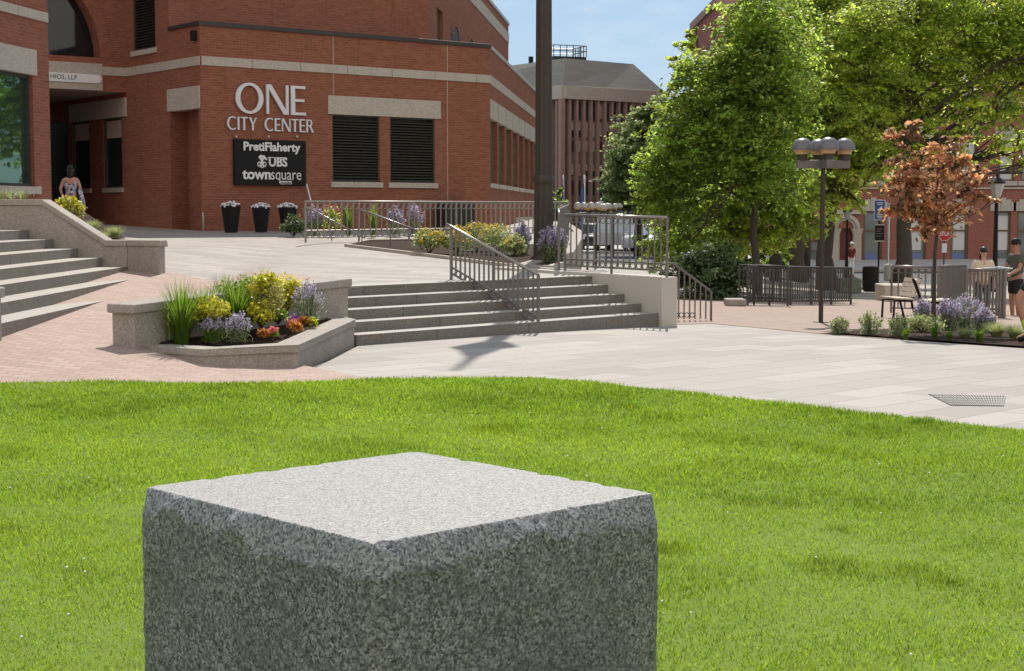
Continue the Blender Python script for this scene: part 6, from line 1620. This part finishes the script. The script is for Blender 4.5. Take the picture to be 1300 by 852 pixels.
car('parked_car', 'white car behind the amber roadside board', vbase(820, 92), R(70), 4.2, 1.8, suv, sug, M['p_white'], 'car')
car('parked_car', 'dark car seen from its end left of the box truck', vbase(756, 98), R(84), 4.5, 1.8, suv, sug, M['p_dark'], 'car')
car('parked_car', 'dark grey car in the shade of the lime green tree', vbase(862, 86), R(2), 4.4, 1.8, sed, sg_, M['p_grey'], 'car')
car('parked_car', 'pale car glimpsed between the dark tree trunks', vbase(903, 92), R(182), 4.4, 1.8, sed, sg_, M['p_white'], 'car')
# drain grate in the lower plaza
gr = [onz(*p_, .0) for p_ in ((1178, 500.5), (1277, 502), (1274, 516), (1206, 515))]
dg_ = thing('drain_grate', 'dark cast iron tree grate with diagonal slots flush in the pale paving', 'grate', gr[0]); mb = MB()
mb.prism([(p_.x, p_.y) for p_ in gr], lambda x, y: gz(x, y) - .02, lambda x, y: gz(x, y) + .004); obj('pit', mb, basic('grate_pit', (.17, .15, .13), .8, .2, 5, 0), dg_)
c0_ = gr[0].xy; dx_ = (gr[1] - gr[0]).xy; dy_ = (gr[3] - gr[0]).xy
bars = MB()
for k in range(26):
    for j in range(5):
        a = k / 26; b = a + .031; c = j / 5 + .03; d = c + .165
        sh = .012
        bil = lambda u, v: ((gr[0].xy * (1 - u) + gr[1].xy * u) * (1 - v) + (gr[3].xy * (1 - u) + gr[2].xy * u) * v)
        q_ = [bil(a + .01, c), bil(b, c), bil(b + sh, d), bil(a + sh + .01, d)]
        bars.prism([(w.x, w.y) for w in q_], lambda x, y: gz(x, y), lambda x, y: gz(x, y) + .011)
obj('bars', bars, basic('cast_iron', (.27, .245, .215), .55, .2, 8, 0, .3), dg_, weld=False)
# ------------------------------------------------------------------ people
def skin_mesh(J, E, root, sub=2):
    names = list(J); me = bpy.data.meshes.new('b'); me.from_pydata([J[n][:3] for n in names], [(names.index(a), names.index(b)) for a, b in E], [])
    o = bpy.data.objects.new('b', me); COL.objects.link(o); md = o.modifiers.new('s', 'SKIN'); md.use_smooth_shade = True
    for n, sv in zip(names, me.skin_vertices[0].data):
        r = J[n][3]; sv.radius = r if isinstance(r, tuple) else (r, r); sv.use_root = (n == root)
    ms = o.modifiers.new('u', 'SUBSURF'); ms.levels = sub; ms.render_levels = sub
    dg = bpy.context.evaluated_depsgraph_get(); m2 = bpy.data.meshes.new_from_object(o.evaluated_get(dg))
    vs = [v.co.copy() for v in m2.vertices]; fs = [list(p.vertices) for p in m2.polygons]
    bpy.data.objects.remove(o); bpy.data.meshes.remove(me); bpy.data.meshes.remove(m2)
    return vs, fs
def person(label, base, rz, H_=1.72, skin='skin', top=('white', 'short'), legs=('black', 'long'), shoe='black', hair=None, cap=None, arms=None, leg=None, longhair=False, female=False, extra=None, tilt=0):
    """figure facing local +Y; arms/leg give joint overrides in local metres for a 1.72 m body"""
    root = thing('person', label, 'person', base, rz); k = H_ / 1.72
    I = Matrix.Translation(V(base)) @ Matrix.Rotation(rz, 4, 'Z') @ Matrix.Scale(k, 4)
    sw = .165 if female else .185
    J = {'pel': (0, 0, .95, (.145, .10)), 'wai': (0, .0, 1.10, (.118 if female else .135, .09)), 'che': (0, 0, 1.28, (.15, .105)), 'nec': (0, -.005, 1.435, (.06, .06)), 'nk2': (0, .005, 1.50, (.05, .052)), 'hd0': (0, .02, 1.57, (.07, .085)), 'hd1': (0, .02, 1.655, (.072, .088)),
         'shL': (-sw, -.01, 1.385, .058), 'elL': (-sw - .06, -.03, 1.10, .042), 'wrL': (-sw - .05, .06, .86, .028), 'haL': (-sw - .045, .085, .80, (.018, .04)),
         'shR': (sw, -.01, 1.385, .058), 'elR': (sw + .06, -.03, 1.10, .042), 'wrR': (sw + .05, .06, .86, .028), 'haR': (sw + .045, .085, .80, (.018, .04)),
         'hiL': (-.09, 0, .88, .092), 'knL': (-.10, .02, .50, .06), 'anL': (-.10, -.02, .09, .038), 'toL': (-.11, .13, .035, (.045, .03)),
         'hiR': (.09, 0, .88, .092), 'knR': (.10, .02, .50, .06), 'anR': (.10, -.02, .09, .038), 'toR': (.11, .13, .035, (.045, .03))}
    for d in (arms or {}, leg or {}):
        for n, v in d.items(): J[n] = (*v, J[n][3])
    E = [('pel', 'wai'), ('wai', 'che'), ('che', 'nec'), ('nec', 'nk2'), ('nk2', 'hd0'), ('hd0', 'hd1')]
    for s in 'LR': E += [('che', 'sh' + s), ('sh' + s, 'el' + s), ('el' + s, 'wr' + s), ('wr' + s, 'ha' + s), ('pel', 'hi' + s), ('hi' + s, 'kn' + s), ('kn' + s, 'an' + s), ('an' + s, 'to' + s)]
    vs, fs = skin_mesh(J, E, 'pel'); mb = MB(); mb.add(vs, fs)
    for s, sg__ in (('L', -1), ('R', 1)):     # five curled fingers on each hand
        w = V(J['wr' + s][:3]); h = V(J['ha' + s][:3]); d = (h - w).normalized(); side = V((0, 1, 0)) if abs(d.z) > .6 else V((0, 0, 1)); side = (side - d * side.dot(d)).normalized(); cu = d.cross(side) * (-sg__)
        for q, ln in ((-.027, .065), (-.009, .078), (.009, .072), (.025, .056)):
            a = h + side * q + d * .012; mb.tube([a, a + d * ln * .5 + cu * .006, a + d * ln * .85 + cu * .026], [.0095, .0085, .006], 6)
        a = w.lerp(h, .45) + side * .026; mb.tube([a, a + side * .026 + d * .03, a + side * .028 + d * .062 + cu * .012], [.012, .010, .007], 6)
    c = V(J['hd1'][:3])
    mb.ball(c + V((0, .098, -.045)), .013, .02, .024, 8, 6); 
    for s in (-1, 1): mb.ball(c + V((s * .073, .005, -.04)), .012, .024, .034, 8, 6)
    mb.v = [I @ v for v in mb.v]; body = obj('body', mb, M[skin], root, smooth=True, weld=False)
    def part(name, J2, E2, rt, mat, sub=2, par=root):
        v, f = skin_mesh(J2, E2, rt, sub); m_ = MB(); m_.add([I @ q for q in v], f); return obj(name, m_, M[mat] if isinstance(mat, str) else mat, par, smooth=True, weld=False)
    fat = lambda n, a: (*J[n][:3], tuple(x + a for x in (J[n][3] if isinstance(J[n][3], tuple) else (J[n][3],) * 2)))
    lerp3 = lambda a, b, t, r: tuple(V(J[a][:3]).lerp(V(J[b][:3]), t)) + (r,)
    JJ = {n: fat(n, .016) for n in ('pel', 'wai', 'che', 'shL', 'shR')}; JJ['pel'] = (*V(J['pel'][:3]) + V((0, 0, -.05)), (.168, .124)); JJ['top'] = (0, -.005, 1.40, (.10, .075)); EE = [('pel', 'wai'), ('wai', 'che'), ('che', 'top'), ('che', 'shL'), ('che', 'shR')]
    if top[1] == 'short':
        for s in 'LR': JJ['sl' + s] = lerp3('sh' + s, 'el' + s, .62, .074); EE.append(('sh' + s, 'sl' + s))
    part('shirt', JJ, EE, 'pel', top[0])
    JJ = {'pel': (*V(J['pel'][:3]) + V((0, 0, .03)), (.152, .112))}; EE = []
    for s in 'LR':
        JJ['hi' + s] = fat('hi' + s, .016); EE.append(('pel', 'hi' + s))
        if legs[1] == 'long': JJ['kn' + s] = fat('kn' + s, .022); JJ['an' + s] = lerp3('kn' + s, 'an' + s, .93, .062); EE += [('hi' + s, 'kn' + s), ('kn' + s, 'an' + s)]
        else: JJ['kn' + s] = lerp3('hi' + s, 'kn' + s, .78, .098); EE.append(('hi' + s, 'kn' + s))
    part('trousers' if legs[1] == 'long' else 'shorts', JJ, EE, 'pel', legs[0])
    for s in 'LR': part('shoe', {'a': (*V(J['an' + s][:3]) + V((0, -.02, -.03)), .05), 'b': fat('to' + s, .014)}, [('a', 'b')], 'a', shoe)
    for s in (-1, 1):
        m_ = MB(); m_.ball(c + V((s * .032, .088, -.02)), .011, .008, .007, 8, 6); m_.v = [I @ q for q in m_.v]; obj('eye', m_, M['black'], body, smooth=True)
    m_ = MB(); m_.ball(c + V((0, .083, -.093)), .022, .008, .006, 8, 6); m_.v = [I @ q for q in m_.v]; obj('mouth', m_, M['lip'], body, smooth=True)
    if hair:
        m_ = MB(); m_.ball(c + V((0, -.022, .012)), .086, .097, .088, 14, 10)
        if longhair: m_.ball(c + V((0, -.065, -.14)), .085, .05, .16, 12, 8)
        m_.v = [I @ q for q in m_.v]; obj('hair', m_, M[hair], root, smooth=True)
    if cap:
        m_ = MB(); m_.lathe([(.093, -.02), (.095, .03), (.08, .075), (.045, .10), (0, .108)], c + V((0, 0, .0)), 16, 0, .92, 1.08)
        m_.extr([c + V((x, y, .0)) for x, y in ((-.075, .06), (-.06, .15), (0, .185), (.06, .15), (.075, .06))], (0, 0, .012)); m_.v = [I @ q for q in m_.v]; obj('cap', m_, M[cap], root, smooth=40)
    if extra: extra(root, I)
    return root
M['lip'] = basic('lip', (.35, .12, .10), .6, .1, 5, 0); M['cream'] = basic('cream_cloth', (.62, .52, .36), .9, .1, 12, .3); M['olive'] = basic('olive_cloth', (.09, .095, .065), .9, .15, 12, .3)
M['jeans'] = basic('denim', (.06, .08, .13), .9, .15, 12, .3); M['redcoat'] = basic('red_cloth', (.17, .025, .025), .9, .15, 12, .3); M['neon'] = basic('neon_cloth', (.50, .62, .06), .8, .1, 12, .2)
M['blackcloth'] = basic('black_cloth', (.018, .018, .02), .9, .2, 12, .3)
t = NT('patterned_cloth'); c = t.ramp(t.noise(22, 2, .5, dist=1.5), [(.47, (.62, .62, .72)), (.53, (.05, .05, .09))]); M['pattern'] = t.end(t.pri(c, .9, .2))
x = at(91, 290, 41.5); wz = rampz(x.x, 41.5) + .004
def jacket(root, I):
    v, f = skin_mesh({'a': (.22, -.02, 1.22, (.04, .03)), 'b': (.27, -.06, .95, (.09, .045)), 'c': (.33, -.02, .60, (.075, .03))}, [('a', 'b'), ('b', 'c')], 'a'); m_ = MB(); m_.add([I @ q for q in v], f); obj('held_jacket', m_, M['pattern'], root, smooth=True, weld=False)
person('woman in a patterned sleeveless top walking into the dark entrance passage', (x.x, 41.5, wz), R(8), 1.74, 'skin', ('pattern', 'none'), ('blackcloth', 'long'), 'black', 'hair_dk', None, {'elL': (-.26, -.03, 1.12), 'wrL': (-.20, .02, .90), 'haL': (-.17, .03, .85), 'elR': (.25, -.06, 1.14), 'wrR': (.24, .12, 1.10), 'haR': (.22, .17, 1.10)}, {'knL': (-.09, .10, .52), 'anL': (-.09, .02, .10), 'toL': (-.09, .16, .045), 'knR': (.09, -.03, .50), 'anR': (.09, -.24, .13), 'toR': (.09, -.12, .03)}, True, True, jacket)
D = 35.5; p = at(1249, 315, D); person('person in a cream T-shirt with long dark hair behind the ring topped fence', (p.x, D, p.z - 1.70), R(180), 1.70, 'skin', ('cream', 'short'), ('jeans', 'long'), 'white', 'hair_dk', None, None, None, True, False,
       lambda root, I: (lambda m_: obj('sunglasses', m_, M['black'], root))((lambda m_: (m_.obox((-.062, .085, 1.625), (.124, 0, 0), (0, .025, 0), (0, 0, .032)), setattr(m_, 'v', [I @ q for q in m_.v]), m_)[2])(MB())))
D = 33.5; p = at(1291, 303.5, D); person('man in a dark cap and olive T-shirt leaning on a bicycle', (p.x, D, p.z - 1.80), R(108), 1.78, 'skin_dk', ('olive', 'short'), ('blackcloth', 'short'), 'black', 'hair_dk', 'blackcap' if False else 'black', {'elL': (-.24, .10, 1.13), 'wrL': (-.20, .30, 1.02), 'haL': (-.19, .37, 1.0), 'elR': (.24, .10, 1.13), 'wrR': (.20, .30, 1.02), 'haR': (.19, .37, 1.0)})
# bicycle he holds
bx = p.x - .42; bz = gz(bx, D); bi = thing('bicycle', 'pale bicycle held by the man in the dark cap', 'bicycle', (bx, D - .05, bz)); Bp = lambda u, z: V((bx + u * .35, D - .1 + u * .94, bz + z))
ux = V((.35, .94, 0)).normalized()
for u in (-.05, 1.0):
    m_ = MB(); m_.ring(Bp(u, .34), ux, (0, 0, 1), .32, .022, 24, 6); w_ = obj('wheel', m_, M['rubber'], bi, smooth=True)
    m_ = MB(); m_.ring(Bp(u, .34), ux, (0, 0, 1), .295, .012, 24, 5)
    for k in range(10): a = math.pi * k / 10; q = ux * math.cos(a) * .29 + V((0, 0, math.sin(a) * .29)); m_.tube([Bp(u, .34) - q, Bp(u, .34) + q], .003, 3)
    obj('rim', m_, M['chrome'], w_, weld=False)
m_ = MB()
for a, b in (((.12, .82), (.45, .32)), ((.12, .82), (.72, .78)), ((.45, .32), (.72, .78)), ((.45, .32), (1.0, .34)), ((.72, .78), (1.0, .34)), ((-.05, .34), (.1, .95)), ((.72, .78), (.76, .92))): m_.tube([Bp(*a), Bp(*b)], .018, 7)
obj('frame', m_, M['alum'], bi, weld=False)
m_ = MB(); q = V((-.94, .35, 0)) ; m_.tube([Bp(.0, 1.0) + q * .3, Bp(.08, 1.03), Bp(.0, 1.0) - q * .3], .014, 7); obj('handlebar', m_, M['chrome'], bi)
m_ = MB(); m_.ball(Bp(.77, .94), .13, .13, .04); obj('saddle', m_, M['black'], bi, smooth=True)
D = 84; p = at(1081, 308, D); person('distant person in dark red with a white hat by the arched stone doorway', (p.x, D, gz(p.x, D)), R(200), p.z - gz(p.x, D), 'skin', ('redcoat', 'short'), ('white', 'long'), 'black', None, 'white')
# walker cut off by the right edge
D = 21.6; px_ = at(1317, 400, D); zg_ = gz(px_.x, D)
def gear(root, I):
    v, f = skin_mesh({'a': (-.19, -.10, 1.36, (.03, .02)), 'b': (-.05, -.20, 1.05, (.04, .03)), 'c': (.16, -.12, .98, (.03, .02))}, [('a', 'b'), ('b', 'c')], 'a'); m_ = MB(); m_.add([I @ q for q in v], f); obj('shoulder_strap', m_, M['neon'], root, smooth=True, weld=False)
    for s, a in (('L', (-.10, -.11, .36)), ):
        pass
person('walker in black shorts and neon yellow socks, mostly outside the picture', (px_.x, D, zg_ + .02), R(78), 1.82, 'skin_dk', ('blackcloth', 'short'), ('blackcloth', 'short'), 'black', 'hair_dk', None, {'elL': (-.24, -.12, 1.13), 'wrL': (-.22, -.02, .90), 'haL': (-.21, .02, .84)}, {'knL': (-.11, .26, .58), 'anL': (-.10, .12, .13), 'toL': (-.10, .26, .05), 'knR': (.09, .02, .50), 'anR': (.09, -.22, .13), 'toR': (.09, -.09, .03)}, False, False,
       lambda root, I: [gear(root, I)] + [(lambda v, f: obj('sock', (lambda m_: m_.add([I @ q for q in v], f))(MB()), M['neon'], root, smooth=True, weld=False))(*skin_mesh({'a': (*a, .058), 'b': (*b, .05)}, [('a', 'b')], 'a')) for a, b in (((-.105, .18, .36), (-.10, .135, .17)), ((.09, -.10, .36), (.09, -.21, .17)))])
